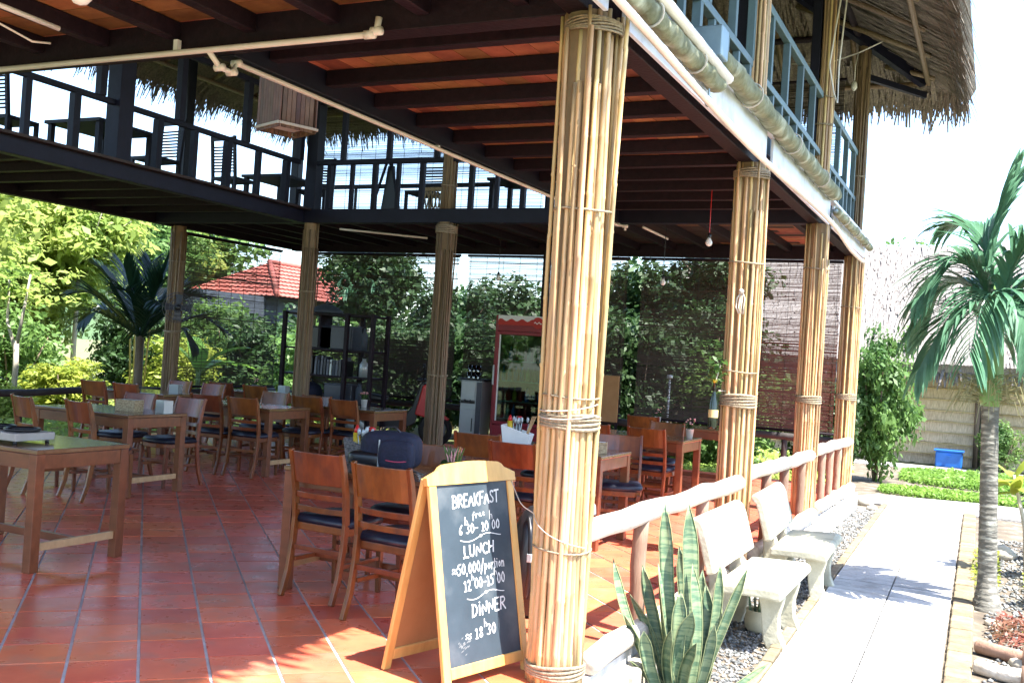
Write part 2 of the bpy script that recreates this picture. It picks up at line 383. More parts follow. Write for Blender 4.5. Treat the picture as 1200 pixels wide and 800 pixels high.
# floor: base slab plus tiles laid on the diagonal
fb = MB(); fb.prism([(-11.45, 0.4), (-1.68, 0.4), (-1.68, 14.75), (-11.45, 14.75)], GZ, -0.006)
floor = fb.build('floor', m_grout); tag(floor, kind='structure')
def clip_poly(poly, x0, x1, y0, y1):
    for ax, val, sgn in ((0, x0, 1), (0, x1, -1), (1, y0, 1), (1, y1, -1)):
        out = []
        for i in range(len(poly)):
            a, c = poly[i], poly[(i + 1) % len(poly)]
            da, dc = (a[ax] - val) * sgn, (c[ax] - val) * sgn
            if da >= 0: out.append(a)
            if da * dc < 0:
                t = da / (da - dc); out.append((a[0] + (c[0] - a[0]) * t, a[1] + (c[1] - a[1]) * t))
        poly = out
        if len(poly) < 3: return None
    return poly
TP, TA, TB = 0.303, -0.245, 4.70
s2 = sqrt(.5)
cells = []
for i in range(-50, 60):
    for j in range(-50, 60):
        ca, cb = TA + (i + .5) * TP, TB + (j + .5) * TP
        h1, h2 = TP / 2 - 0.0072, TP / 2 - 0.005
        pts = [(ca + a * h1, cb + bb * h2) for a, bb in ((-1, -1), (1, -1), (1, 1), (-1, 1))]
        pts = [((p - q) * s2, (p + q) * s2) for p, q in pts]
        pl = clip_poly(pts, -11.4, -1.72, 1.5, 14.7)
        if not pl: continue
        cx = sum(p[0] for p in pl) / len(pl); cy = sum(p[1] for p in pl) / len(pl)
        ang = math.degrees(math.atan2(-cx, cy)) - 25.4
        cells.append((math.hypot(cx, cy) + (0 if -29 < ang < 29 and cy + abs(cx) > 4.6 else 50), cx, cy, pl))
cells.sort(key=lambda c: c[0])
tile_full = None
rest = MB()
rt = random.Random(3)
for k, (d, cx, cy, pl) in enumerate(cells):
    if k < 300:
        lp = [(x - cx, y - cy) for x, y in pl]
        t = MB()
        n = len(lp)
        ins = [(x * .985, y * .985) for x, y in lp]
        vs = [(x, y, -0.006) for x, y in lp] + [(x, y, -0.0012) for x, y in lp] + [(x, y, 0) for x, y in ins]
        fs = [(i, (i + 1) % n, (i + 1) % n + n, i + n) for i in range(n)] + [(i + n, (i + 1) % n + n, (i + 1) % n + 2 * n, i + 2 * n) for i in range(n)] + [tuple(range(2 * n, 3 * n))]
        if len(pl) == 4 and abs((pl[1][0] - pl[0][0]) ** 2 + (pl[1][1] - pl[0][1]) ** 2 - (TP - 0.0144) ** 2) < 1e-5:
            if tile_full is None: t.add(vs, fs); tile_full = t.mesh('tile', m_tile)
            me = tile_full
        else:
            t.add(vs, fs); me = t.mesh('tile', m_tile)
        ob('tile', me, floor, (cx, cy, rt.uniform(-0.0012, 0.0012)), (rt.uniform(-.003, .003), rt.uniform(-.003, .003), 0))
    else:
        z = rt.uniform(-0.0015, 0.001)
        rest.prism(pl, -0.02, z)
o = rest.build('tile_field', m_tile, floor); o['kind'] = 'stuff'
# foundation edge: rough stones under the floor's rim and white blocks by the far bay
for i in range(46):
    y = 3.0 + i * 0.19 + rt.uniform(-.02, .02)
    if y > 11.2: break
    st = MB(); w = rt.uniform(.15, .19); st.box((0, 0, 0), (rt.uniform(.08, .13), w, rt.uniform(.17, .2)))
    ob('foundation_stone', st.mesh('foundation_stone', m_stone), floor, (-1.64, y, GZ + 0.11), (rt.uniform(-.1, .1), rt.uniform(-.1, .1), rt.uniform(-.1, .1)), bevel=0.025)
bm = MB().box((0, 0, 0), (.09, .10, .22)).mesh('foundation_block', m_white)
for i in range(15):
    ob('foundation_block', bm, floor, (-1.63, 11.45 + i * 0.2, GZ + 0.13), bevel=0.01)

# path with slab pavers, brick kerb
path = MB(); path.prism([(-1.06, 3.0), (-0.12, 3.0), (-0.30, 15.4), (-1.28, 15.4)], GZ - 0.02, GZ + 0.02)
path = path.build('path', m_soil); tag(path, kind='structure')
def px0(y): return -1.05 - (y - 3.0) * 0.018
def px1(y): return -0.155 - (y - 3.0) * 0.0135
PV = 0.44
for r_ in range(28):
    y0 = 3.0 + r_ * PV; y1 = y0 + PV - 0.008
    for c_ in range(2):
        xa = lambda y: px0(y) + (px1(y) - px0(y)) * (c_ / 2) + 0.005
        xb = lambda y: px0(y) + (px1(y) - px0(y)) * ((c_ + 1) / 2) - 0.005
        cx, cy = (xa(y0) + xb(y1)) / 2, (y0 + y1) / 2
        pv = MB()
        # each slab is cast with three interlocking wavy ribs: separate facets with shallow grooves
        segs = 3; bands = []
        for q in range(segs):
            ya = y0 + (y1 - y0) * q / segs + 0.003; yb = y0 + (y1 - y0) * (q + 1) / segs - 0.003
            poly = []
            for t_ in range(7):
                f_ = t_ / 6; wob = 0.022 * (1 if t_ % 2 else -1) * (0 if t_ in (0, 6) else 1)
                poly.append((xa(ya) + (xb(ya) - xa(ya)) * f_ - cx, ya + (wob if q > 0 else 0) - cy))
            for t_ in range(6, -1, -1):
                f_ = t_ / 6; wob = 0.022 * (1 if t_ % 2 else -1) * (0 if t_ in (0, 6) else 1)
                poly.append((xa(yb) + (xb(yb) - xa(yb)) * f_ - cx, yb + (wob if q < segs - 1 else 0) - cy))
            pv.prism(poly, GZ + 0.018, GZ + 0.047)
        pv.prism([(xa(y0) - cx, y0 - cy), (xb(y0) - cx, y0 - cy), (xb(y1) - cx, y1 - cy), (xa(y1) - cx, y1 - cy)], GZ + 0.015, GZ + 0.042)
        ob('paver', pv.mesh('paver', m_paver), path, (cx, cy, rt.uniform(-.002, .002)))
kb = MB().box((0, 0, 0), (.15, .21, .11)).mesh('kerb_brick', m_kerb)
for i in range(56):
    y = 3.0 + i * 0.218
    ob('kerb_brick', kb, path, (px1(y) + 0.085, y, GZ - 0.004 + rt.uniform(-.006, .006)), (0, 0, rt.uniform(-.03, .03)), bevel=0.012)
kb2 = MB().box((0, 0, 0), (.07, .30, .08)).mesh('kerb_edge', m_kerb)
for i in range(40):
    y = 3.0 + i * 0.308
    ob('kerb_edge', kb2, path, (px0(y) - 0.045, y, GZ + 0.008 + rt.uniform(-.005, .005)), (0, 0, rt.uniform(-.03, .03)), bevel=0.01)
cp = MB(); cp.prism([(-1.9, 15.3), (-1.2, 15.0), (6, 14.6), (6, 15.9), (-0.2, 16.5), (-1.6, 16.2)], GZ, GZ + 0.04)
tag(cp.build('cross_path', m_paver), kind='structure')
cp = MB(); cp.prism([(-9, 22.0), (8, 22.0), (8, 22.9), (-9, 22.9)], GZ, GZ + 0.03)
tag(cp.build('rear_path', m_paver), kind='structure')
# gravel strip under the benches
rng = np.random.default_rng(5)
Vs, Fs = [], []
octv = np.array([(1, 0, 0), (-1, 0, 0), (0, 1, 0), (0, -1, 0), (0, 0, 1), (0, 0, -1)], float)
octf = np.array([(0, 2, 4), (2, 1, 4), (1, 3, 4), (3, 0, 4), (2, 0, 5), (1, 2, 5), (3, 1, 5), (0, 3, 5)])
def pebbles(name, n, x0, x1, y0, y1, smin, smax, mat, z=GZ + .012):
    V = []; F = []
    for i in range(n):
        s = rng.uniform(smin, smax); c = np.array([rng.uniform(x0, x1), rng.uniform(y0, y1), z + s * .25])
        a = rng.uniform(0, pi); R = np.array([[cos(a), -sin(a), 0], [sin(a), cos(a), 0], [0, 0, 1]])
        F.append(octf + 6 * i); V.append((octv * np.array([1, rng.uniform(.6, 1), .6]) * s * rng.uniform(.8, 1.2, (6, 1))) @ R.T + c)
    o = ob(name, npmesh(name, np.concatenate(V), np.concatenate(F), mat)); tag(o, kind='stuff'); return o
tag(pebbles('gravel', 9000, -1.6, -1.1, 3.2, 14.6, .008, .022, m_gravel), 'grey gravel strip under the concrete benches', 'gravel')
tag(pebbles('bed_gravel', 4000, 0.02, 1.2, 5.5, 13, .01, .03, m_gravel), 'pale stones scattered over the bed by the palm', 'gravel')

# ------------------------------------------------------------------ the pavilion
PAV = thing('pavilion', (-6.5, 8.0, 0), 'two-storey open bamboo and timber restaurant pavilion under a thatched roof', 'building')
PO = Vector((6.5, -8.0, 0))   # children are given in world coordinates
def P(o):
    o.parent = PAV; o.location = Vector(o.location) + PO; return o
def pbuild(mb, name, mat, smooth=False, bevel=0.0): return P(mb.build(name, mat, None, smooth, bevel))
BZ, FZ = 3.12, 3.30           # underside of the edge beams, top of the upper floor
XL, XR, YN, YF = -11.3, -1.85, 1.1, 14.5
VXL, VXR, VYN, VYF = -8.65, -4.1, 4.5, 11.3
# bamboo culms: six shapes shared by all columns
culms = []
for k in range(7):
    rr = random.Random(50 + k); pts = []; rad = []
    base_r = rr.uniform(.0112, .0148); nn = rr.uniform(.24, .36); z = 0.0
    bx, by = rr.uniform(-.016, .016), rr.uniform(-.016, .016)
    H = 3.14 - rr.choice([0, 0, 0, .1, .35])
    zs = [0.0]; zn = rr.uniform(.05, .3)
    node = []
    while zn < H - .05: node.append(zn); zn += nn * rr.uniform(.85, 1.15)
    rows = [(0.0, 1)]
    for q in node: rows += [(q - .012, 1), (q, 1.13), (q + .012, .98)]
    rows.append((H, 1))
    for zz, s_ in rows:
        f_ = zz / H
        pts.append((bx * sin(f_ * pi) + rr.uniform(-.002, .002), by * sin(f_ * pi * 1.5), zz)); rad.append(base_r * (1 - .25 * f_) * s_)
    culms.append(MB().tube(pts, rad, 7).mesh('culm', m_bamboo, True))
culms_old = []
for me in culms:
    c = me.copy(); c.materials[0] = m_bamboo_old; culms_old.append(c)
def rope_ring(z, r, w=0.05, turns=4, seed=0):
    rr = random.Random(seed); b_ = MB()
    for t_ in range(turns):
        zz = z + (t_ - turns / 2) * w / turns; pts = []
        for k in range(25):
            a = 2 * pi * k / 24; pts.append((r * cos(a), r * sin(a), zz + .006 * sin(a * 2 + t_)))
        b_.tube(pts, w / turns * .62, 5, False)
    return b_
def column(name_seed, x, y, z0, H, n, R, bands, label=None, old=False, thick=1.0, lean=0.0):
    rr = random.Random(name_seed)
    e = bpy.data.objects.new('column', None); COL.objects.link(e); e.location = (x, y, z0); P(e)
    if label: e['label'] = label
    MB().tube([(0, 0, 0), (lean, 0, H)], R * .92, 12).build('core', m_core, e)
    src = culms_old if old else culms
    for k in range(n):
        a = 2 * pi * (k + rr.uniform(-.2, .2)) / n
        rad = R + rr.uniform(-.01, .012)
        me = src[rr.randrange(len(src))]
        sz = H / 3.14
        o = ob('culm', me, e, (rad * cos(a), rad * sin(a), 0), (rr.uniform(-.008, .008), lean / H + rr.uniform(-.008, .008), rr.uniform(0, 6.28)), (thick, thick, sz))
    for bz, bw, t_ in bands:
        rope_ring(bz, R + .022, bw, t_, name_seed + int(bz * 10)).build('rope', m_rope, e, True)
    return e
column(1, -1.80, 4.48, 0.0, 3.13, 46, .114, [(.07, .06, 4), (1.22, .07, 4), (.62, .008, 1), (2.2, .010, 1), (1.33, .008, 1), (3.06, .06, 6)], 'nearest bamboo column beside the chalkboard sign', thick=1.0, lean=-.03)
column(2, -1.82, 8.03, GZ, 3.38, 44, .114, [(1.53, .10, 5), (.1, .02, 2), (2.6, .012, 1), (1.75, .010, 1), (3.3, .07, 5)], 'second bamboo column behind the concrete bench')
column(3, -1.82, 11.35, GZ, 3.38, 38, .108, [(1.5, .08, 4), (2.9, .012, 1), (.9, .01, 1)])
column(4, -1.82, 14.38, GZ, 3.38, 36, .108, [(1.5, .08, 4), (2.7, .012, 1)])
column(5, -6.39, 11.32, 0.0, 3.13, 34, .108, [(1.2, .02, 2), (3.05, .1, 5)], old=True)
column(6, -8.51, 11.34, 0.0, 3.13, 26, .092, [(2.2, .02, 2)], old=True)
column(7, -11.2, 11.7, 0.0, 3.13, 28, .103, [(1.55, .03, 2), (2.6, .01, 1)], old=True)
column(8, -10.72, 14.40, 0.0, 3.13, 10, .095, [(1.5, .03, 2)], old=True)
# upper storey columns
column(12, -1.83, 8.03, FZ, 2.55, 14, .07, [(.2, .05, 3), (1.3, .02, 2)])
column(13, -1.83, 11.35, FZ, 2.62, 14, .07, [(.9, .02, 2), (1.2, .012, 1)])
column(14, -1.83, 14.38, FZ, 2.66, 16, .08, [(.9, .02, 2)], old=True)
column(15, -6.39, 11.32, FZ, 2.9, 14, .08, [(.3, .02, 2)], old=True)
for x, y, h_, w_ in ((-8.51, 11.34, 3.4, .17), (-11.2, 11.7, 2.5, .16), (-11.2, 14.42, 2.5, .15), (-8.65, 8.05, 3.6, .2), (-11.2, 8.0, 2.5, .15), (-8.65, 4.5, 3.4, .14), (-1.95, 8.03, 2.4, .1), (-1.95, 11.35, 2.5, .1), (-6.39, 14.5, 2.5, .12), (-1.86, 4.5, 2.6, .16)):
    pbuild(MB().box((x, y, FZ + h_ / 2), (w_, w_, h_)), 'upper_post', m_bluewood, bevel=0.008)
pbuild(MB().box((-6.35, 14.46, 1.56), (.1, .1, 3.12)), 'post', m_darkwood, bevel=0.008)
# edge beams
def beam(p, q, w, h, mat=None, name='edge_beam'): return pbuild(MB().beam(p, q, w, h), name, mat or m_darkwood, bevel=0.006)
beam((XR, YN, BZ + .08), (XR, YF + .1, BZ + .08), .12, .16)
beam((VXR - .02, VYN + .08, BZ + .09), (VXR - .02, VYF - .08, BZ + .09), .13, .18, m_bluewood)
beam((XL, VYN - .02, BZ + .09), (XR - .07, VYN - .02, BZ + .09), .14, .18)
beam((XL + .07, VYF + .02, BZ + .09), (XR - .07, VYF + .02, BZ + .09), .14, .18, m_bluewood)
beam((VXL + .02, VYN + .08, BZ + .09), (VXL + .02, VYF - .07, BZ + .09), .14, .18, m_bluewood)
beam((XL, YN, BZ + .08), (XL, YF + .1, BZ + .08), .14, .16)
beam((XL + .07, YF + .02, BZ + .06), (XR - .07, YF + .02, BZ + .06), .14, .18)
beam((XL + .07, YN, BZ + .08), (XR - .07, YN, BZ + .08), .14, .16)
# joists: along Y in the near and back galleries, along X in the right and left galleries
jz = BZ + .112
x = XL + .35
while x < XR - .2:
    if x > -7.5: beam((x, YN + .07, jz), (x, VYN - .09, jz), .075, .10, name='joist')
    beam((x, VYF + .09, jz), (x, YF - .05, jz), .075, .10, name='joist')
    x += .55
y = VYN + .42
while y < VYF - .15:
    beam((VXR + .05, y, jz), (XR - .06, y, jz), .085, .10, name='joist')
    beam((XL + .07, y, jz), (VXL - .05, y, jz), .075, .10, name='joist')
    y += .575
# planks of the upper floor, across the joists
pk = random.Random(11)
def plank(x0, x1, y0, y1, mat=None):
    t = 0.028; z0 = BZ + .163 + pk.uniform(0, .002)
    pbuild(MB().box(((x0 + x1) / 2, (y0 + y1) / 2, z0 + t / 2), (x1 - x0, y1 - y0, t)), 'plank', mat or m_plank)
PWD = .165
y = YN
while y < VYN + .05:                      # near gallery: planks along X in staggered lengths
    xs = XL
    while xs < XR:
        xe = min(XR, xs + pk.uniform(2.4, 3.4)); 
        if xe > -7.2: plank(xs, xe - .004, y, y + PWD - .006)
        xs = xe
    y += PWD
x = VXR - .06
while x < XR + .02:                       # right gallery: planks along Y
    ys = VYN + .06
    while ys < VYF:
        ye = min(VYF, ys + pk.uniform(2.4, 3.4)); plank(x, min(x + PWD - .006, XR + .03), ys, ye - .004); ys = ye
    x += PWD
y = VYF
while y < YF + .05:                       # back gallery: planks along X
    xs = XL
    while xs < XR:
        xe = min(XR, xs + pk.uniform(3.4, 4.8)); plank(xs, xe - .004, y, y + .19 - .006, m_plank if xs > -5.5 else m_plank_shaded); xs = xe
    y += .19
x = XL
while x < VXL + .05:                      # left gallery: planks along Y
    ys = VYN + .06
    while ys < VYF:
        ye = min(VYF, ys + pk.uniform(3.4, 4.8)); plank(x, x + .19 - .006, ys, ye - .004, m_plank_shaded); ys = ye
    x += .19
# fascia boards outside the right edge
for y0, y1 in ((1.0, 4.36), (4.6, 7.9), (8.16, 11.22), (11.48, 14.5)):
    pbuild(MB().box((-1.70, (y0 + y1) / 2, 3.225), (.025, y1 - y0, .25)), 'fascia_board', m_fascia, bevel=0.004)
pbuild(MB().box((-1.69, 7.8, 3.365), (.07, 13.4, .03)), 'fascia_cap', m_fascia, bevel=0.004)
# balustrades of the upper storey
def balustrade(p, q, z0, zm, zt, pitch, mat, start=0.0, w=.055):
    p = Vector((p[0], p[1], 0)); q = Vector((q[0], q[1], 0)); L = (q - p).length; d = (q - p) / L
    for z, h in ((zm, .06), (zt, .07)):
        beam(p + Vector((0, 0, z)), q + Vector((0, 0, z)), .06, h, mat, 'rail')
    k = 0; t = start
    while t < L:
        c = p + d * t
        if k % 2 == 0:
            pbuild(MB().box((c.x, c.y, (z0 + zm - .03) / 2), (w, w, zm - .03 - z0)), 'baluster', mat, bevel=0.004)
            c2 = p + d * min(L, t + pitch * .55)
            pbuild(MB().box((c2.x, c2.y, (zm + .03 + zt - .035) / 2), (w, w, zt - zm - .065)), 'baluster', mat, bevel=0.004)
        else:
            pbuild(MB().box((c.x, c.y, (z0 + zm - .03) / 2), (w * .8, w * .8, zm - .03 - z0)), 'baluster', mat, bevel=0.004)
        t += pitch / 2 if False else pitch; k += 1
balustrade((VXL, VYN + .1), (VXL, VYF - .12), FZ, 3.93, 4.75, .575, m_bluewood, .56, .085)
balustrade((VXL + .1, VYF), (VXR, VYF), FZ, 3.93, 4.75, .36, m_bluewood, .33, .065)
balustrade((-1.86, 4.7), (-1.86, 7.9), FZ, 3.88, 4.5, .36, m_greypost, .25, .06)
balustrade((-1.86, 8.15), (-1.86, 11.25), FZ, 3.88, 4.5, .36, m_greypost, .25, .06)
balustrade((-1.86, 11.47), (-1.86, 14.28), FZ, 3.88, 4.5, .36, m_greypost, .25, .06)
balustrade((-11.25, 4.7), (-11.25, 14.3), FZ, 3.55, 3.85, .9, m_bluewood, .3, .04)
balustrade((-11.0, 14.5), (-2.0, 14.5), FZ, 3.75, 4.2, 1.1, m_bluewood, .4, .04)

# roof: four thatched slopes with rafters and a shaggy eave
EX0, EX1, EY0, EY1, EZ = -12.2, -.56, -.4, 15.62, 5.46
SL = .55
RX = (EX0 + EX1) / 2; hr = (EX1 - EX0) / 2; RZ = EZ + SL * hr
c = {'a': (EX0, EY0, EZ), 'b': (EX1, EY0, EZ), 'c': (EX1, EY1, EZ), 'd': (EX0, EY1, EZ), 'r0': (RX, EY0 + hr, RZ), 'r1': (RX, EY1 - hr, RZ)}
def thatch_slope(name, pts, down, n, mat, seed, parent_fn, zoff=-.02, length=.7, width=.03, fringe=500, eave=None):
    """solid slab with reed strips lying on its underside and a hanging fringe"""
    pts = [Vector(p) for p in pts]
    nrm = (pts[1] - pts[0]).cross(pts[2] - pts[0]).normalized()
    if nrm.z < 0: nrm = -nrm
    k = len(pts); T = .2
    sb = MB(); sb.add(pts + [p + nrm * T for p in pts], [tuple(range(k - 1, -1, -1)), tuple(range(k, 2 * k))] + [(i, (i + 1) % k, (i + 1) % k + k, i + k) for i in range(k)])
    slab = parent_fn(sb.build(name, mat))
    rg = np.random.default_rng(seed)
    dn = Vector(down); dn = (dn - nrm * dn.dot(nrm)).normalized(); sd = nrm.cross(dn)
    tri = [(pts[0], pts[i], pts[i + 1]) for i in range(1, k - 1)]
    ar = np.array([((b_ - a_).cross(c_ - a_)).length for a_, b_, c_ in tri]); ar /= ar.sum()
    V = []; F = []
    def strip(cn, d_, w_, L_, off):
        i = len(V); s_ = d_.cross(nrm).normalized() * w_ / 2
        o_ = nrm * off
        V.extend([cn - s_ + o_, cn + s_ + o_, cn + s_ * .6 + d_ * L_ + o_ - nrm * .02, cn - s_ * .6 + d_ * L_ + o_ - nrm * .02]); F.append((i, i + 1, i + 2, i + 3))
    for t_ in range(n):
        a_, b_, c_ = tri[rg.choice(len(tri), p=ar)]
        u, v = rg.random(2)
        if u + v > 1: u, v = 1 - u, 1 - v
        cn = a_ + (b_ - a_) * u + (c_ - a_) * v
        d_ = (dn + sd * rg.normal(0, .10)).normalized()
        L_ = length * rg.uniform(.4, 1.1)
        if eave: L_ = min(L_, max(.05, (Vector(eave[0]) - cn).dot(dn) + .05))
        strip(cn, d_, width * rg.uniform(.5, 1.6), L_, zoff - rg.uniform(0, .05))
    if eave:
        e0, e1 = Vector(eave[0]), Vector(eave[1])
        for t_ in range(fringe):
            f_ = rg.random(); cn = e0 + (e1 - e0) * f_ - dn * rg.uniform(.05, .3) + nrm * rg.uniform(-.04, .18)
            d_ = (dn * .55 + Vector((0, 0, -.75)) + sd * rg.normal(0, .2)).normalized()
            cl = .5 + .5 * sin(f_ * (e1 - e0).length * 4.1) * sin(f_ * (e1 - e0).length * 1.7 + 1)
            strip(cn, d_, width * rg.uniform(.4, 1.1), rg.uniform(.2, .34 + .2 * cl), 0)
    me = bpy.data.meshes.new('reeds'); me.from_pydata([tuple(v) for v in V], [], F); me.materials.append(mat)
    o = ob('reeds', me, slab); o['kind'] = 'stuff'
    return slab
rs = []
thatch_slope('thatch_slope', [c['b'], c['c'], c['r1'], c['r0']], (1, 0, -SL), 6500, m_thatch, 1, P, fringe=2400, eave=(c['b'], c['c']))
thatch_slope('thatch_slope', [c['c'], c['d'], c['r1']], (0, 1, -SL), 5500, m_thatch, 2, P, fringe=2000, eave=(c['c'], c['d']))
thatch_slope('thatch_slope', [c['d'], c['a'], c['r0'], c['r1']], (-1, 0, -SL), 5000, m_thatch, 3, P, fringe=2200, eave=(c['d'], c['a']))
thatch_slope('thatch_slope', [c['a'], c['b'], c['r0']], (0, -1, -SL), 1500, m_thatch, 4, P, fringe=300, eave=(c['a'], c['b']))
def zroof(x, y): return EZ + SL * min(x - EX0, EX1 - x, y - EY0, EY1 - y)
def rafter(x0, y0, x1, y1, r=.035, mat=None, off=-.07):
    pbuild(MB().tube([(x0, y0, zroof(x0, y0) + off), (x1, y1, zroof(x1, y1) + off)], r, 7), 'rafter', mat or m_bamboo_old, True)
for i in range(14):
    y = 1.2 + i * 1.05
    d_ = min(4.5, 15.5 - y if y > 11 else 4.5)
    if d_ > .5:
        rafter(EX1 - .4, y, EX1 - .4 - d_, y)
        rafter(EX0 + .4, y, EX0 + .4 + d_, y)
for i in range(11):
    x = EX0 + 1.2 + i * 1.0
    d_ = min(4.5, x - EX0 - .4, EX1 - x - .4)
    if d_ > .5: rafter(x, EY1 - .4, x, EY1 - .4 - d_)
o = pbuild(MB().beam((EX1 - .55, EY1 - .55, zroof(EX1 - .55, EY1 - .55) - .14), (RX + .1, EY1 - hr - .1, RZ - .14), .1, .14), 'hip_rafter', m_bluewood)
o = pbuild(MB().beam((EX0 + .55, EY1 - .55, zroof(EX0 + .55, EY1 - .55) - .14), (RX - .1, EY1 - hr - .1, RZ - .14), .1, .14), 'hip_rafter', m_bluewood)
for off in (.5, 1.35, 2.4, 3.4):      # purlins following the eave
    z = EZ + SL * off - .12
    for p, q in (((EX1 - off, EY0 + off, z), (EX1 - off, EY1 - off, z)), ((EX1 - off, EY1 - off, z), (EX0 + off, EY1 - off, z)), ((EX0 + off, EY1 - off, z), (EX0 + off, EY0 + off, z))):
        pbuild(MB().tube([p, q], .035 if off < 1 else .045, 7), 'purlin', m_bamboo_old if off < 1 else m_darkwood, True)
for x0, y0, x1, y1 in ((-1.86, 14.4, -1.1, 15.25),):
    pbuild(MB().beam((x0, y0, zroof(x0, y0) - .55), (x1, y1, zroof(x1, y1) - .18), .06, .08), 'eave_brace', m_bluewood)

# ------------------------------------------------------------------ tables and chairs
def make_table(loc, L, W, label, group='wooden dining tables'):
    t = thing('dining_table', loc, label, 'table', group)
    top = MB().box((0, 0, .735), (L, W, .03)).build('tabletop', m_tabletop, t, bevel=0.006)
    leg = MB().box((0, 0, .36), (.066, .066, .72)).mesh('leg', m_table)
    for sx in (-1, 1):
        for sy in (-1, 1):
            ob('leg', leg, t, (sx * (L / 2 - .038), sy * (W / 2 - .038), 0), bevel=0.004)
    for sy in (-1, 1): MB().box((0, sy * (W / 2 - .022), .672), (L - .143, .022, .09)).build('apron', m_table, t, bevel=0.003)
    for sx in (-1, 1):
        MB().box((sx * (L / 2 - .022), 0, .672), (.022, W - .143, .09)).build('apron', m_table, t, bevel=0.003)
        MB().box((sx * (L / 2 - .04), 0, .15), (.03, W - .143, .05)).build('stretcher', m_pale, t, bevel=0.003)
    MB().box((0, 0, .15), (L - .112, .03, .05)).build('long_stretcher', m_table, t, bevel=0.003)
    return t
table0 = make_table((0, 0, 0), 1.22, .74, 'x')
TABLES = [
    (-5.82, 4.76, 'wooden table holding the tray of black rings, nearest on the left side'),
    (-7.63, 7.24, 'wooden table with two napkin boxes, in front of the dark log rail'),
    (-7.79, 9.42, 'wooden table with a bare top, right of the two chairs by the inner aisle'),
    (-7.18, 10.58, 'wooden table with small white flower pot, in front of the red scooter'),
    (-3.28, 5.44, 'wooden table with the navy backpack and woven cutlery basket'),
    (-3.39, 8.00, 'wooden table behind the nearest column with a rattan napkin box'),
    (-3.43, 10.47, 'wooden table with white flower pot, beside the second bamboo column'),
    (-3.5, 12.75, 'wooden table nearest the back log rail under the bamboo blinds'),
    (-9.9, 10.0, 'wooden table furthest left, beside the shaded fan palm column'),
    (-9.6, 12.0, 'wooden table in front of the dark bookshelf with a blue cup'),
]
for i, (x, y, lb) in enumerate(TABLES):
    if i == 0:
        table0.location = (x, y, 0); tag(table0, lb)
    else: dup(table0, (x, y, 0), 0, lb)

def make_chair():
    t = thing('dining_chair', (0, 0, 0), 'x', 'chair', 'wooden dining chairs with navy seats')
    W = .19
    # rear legs sweep back at the foot and at the top
    for sx in (-1, 1):
        pts = [(sx * W, -.285, 0), (sx * W, -.235, .14), (sx * W, -.205, .32), (sx * W, -.195, .46), (sx * W, -.21, .62), (sx * W, -.245, .78), (sx * W, -.275, .87)]
        MB().bar(pts, [.034, .038, .042, .044, .042, .036, .028], [.026] * 7).build('leg', m_chair, t, bevel=0.004)
        fl = MB().bar([(sx * .175, .175, .40), (sx * .172, .18, .2), (sx * .17, .185, 0)], [.04, .034, .028], [.036, .032, .026])
        fl.build('leg', m_chair, t, bevel=0.004)
        MB().beam((sx * .178, -.2, .21), (sx * .172, .17, .21), .018, .026).build('stretcher', m_chair, t, bevel=0.003)
    def curved(z0, z1, yb, bow, th, tilt):
        n = 9; vs = []; fs = []
        for k in range(n):
            f_ = -1 + 2 * k / (n - 1); xx = f_ * (W - .008); yy = yb - bow * (1 - f_ * f_)
            for z, o_ in ((z0, 0), (z1, -tilt)):
                vs += [(xx, yy + o_ - th / 2, z), (xx, yy + o_ + th / 2, z)]
        for k in range(n - 1):
            a = 4 * k
            fs += [(a, a + 4, a + 6, a + 2), (a + 1, a + 3, a + 7, a + 5), (a + 2, a + 6, a + 7, a + 3), (a, a + 1, a + 5, a + 4)]
        fs += [(0, 2, 3, 1), (4 * n - 4, 4 * n - 3, 4 * n - 1, 4 * n - 2)]
        return MB().add(vs, fs)
    curved(.675, .862, -.222, .035, .018, .045).build('backrest', m_chair, t, bevel=0.004)
    curved(.585, .62, -.207, .03, .016, .006).build('slat', m_chair, t, bevel=0.003)
    curved(.505, .54, -.2, .026, .016, .003).build('slat', m_chair, t, bevel=0.003)
    def seatpoly(r):
        return [(-.2 * r, -.19 * r), (.2 * r, -.19 * r), (.212 * r, .06), (.20 * r, .15 * r), (.15 * r, .195 * r), (.06 * r, .212 * r), (-.06 * r, .212 * r), (-.15 * r, .195 * r), (-.20 * r, .15 * r), (-.212 * r, .06)]
    MB().prism(seatpoly(.97), .385, .43).build('seat_frame', m_chair, t, bevel=0.006)
    pad = MB(); pr = [(1.0, .432), (1.02, .45), (.99, .468), (.9, .482), (.6, .49)]
    vs = []; n = 10
    for r_, z in pr: vs += [(x_, y_, z) for x_, y_ in seatpoly(r_)]
    fs = [tuple(range(n - 1, -1, -1)), tuple(range(len(vs) - n, len(vs)))]
    for a in range(len(pr) - 1):
        for k in range(n): fs.append((a * n + k, a * n + (k + 1) % n, a * n + (k + 1) % n + n, a * n + k + n))
    pad.add(vs, fs); pad.build('seat', m_navy, t, True)
    MB().beam((-.17, .18, .26), (.17, .18, .26), .018, .026).build('stretcher', m_chair, t, bevel=0.003)
    MB().beam((-.178, -.01, .21), (.178, -.01, .21), .018, .024).build('stretcher', m_chair, t, bevel=0.003)
    cb = curved(.27, .30, -.205, .0, .016, 0); cb.build('stretcher', m_chair, t, bevel=0.003)
    return t
chair0 = make_chair()
D = radians
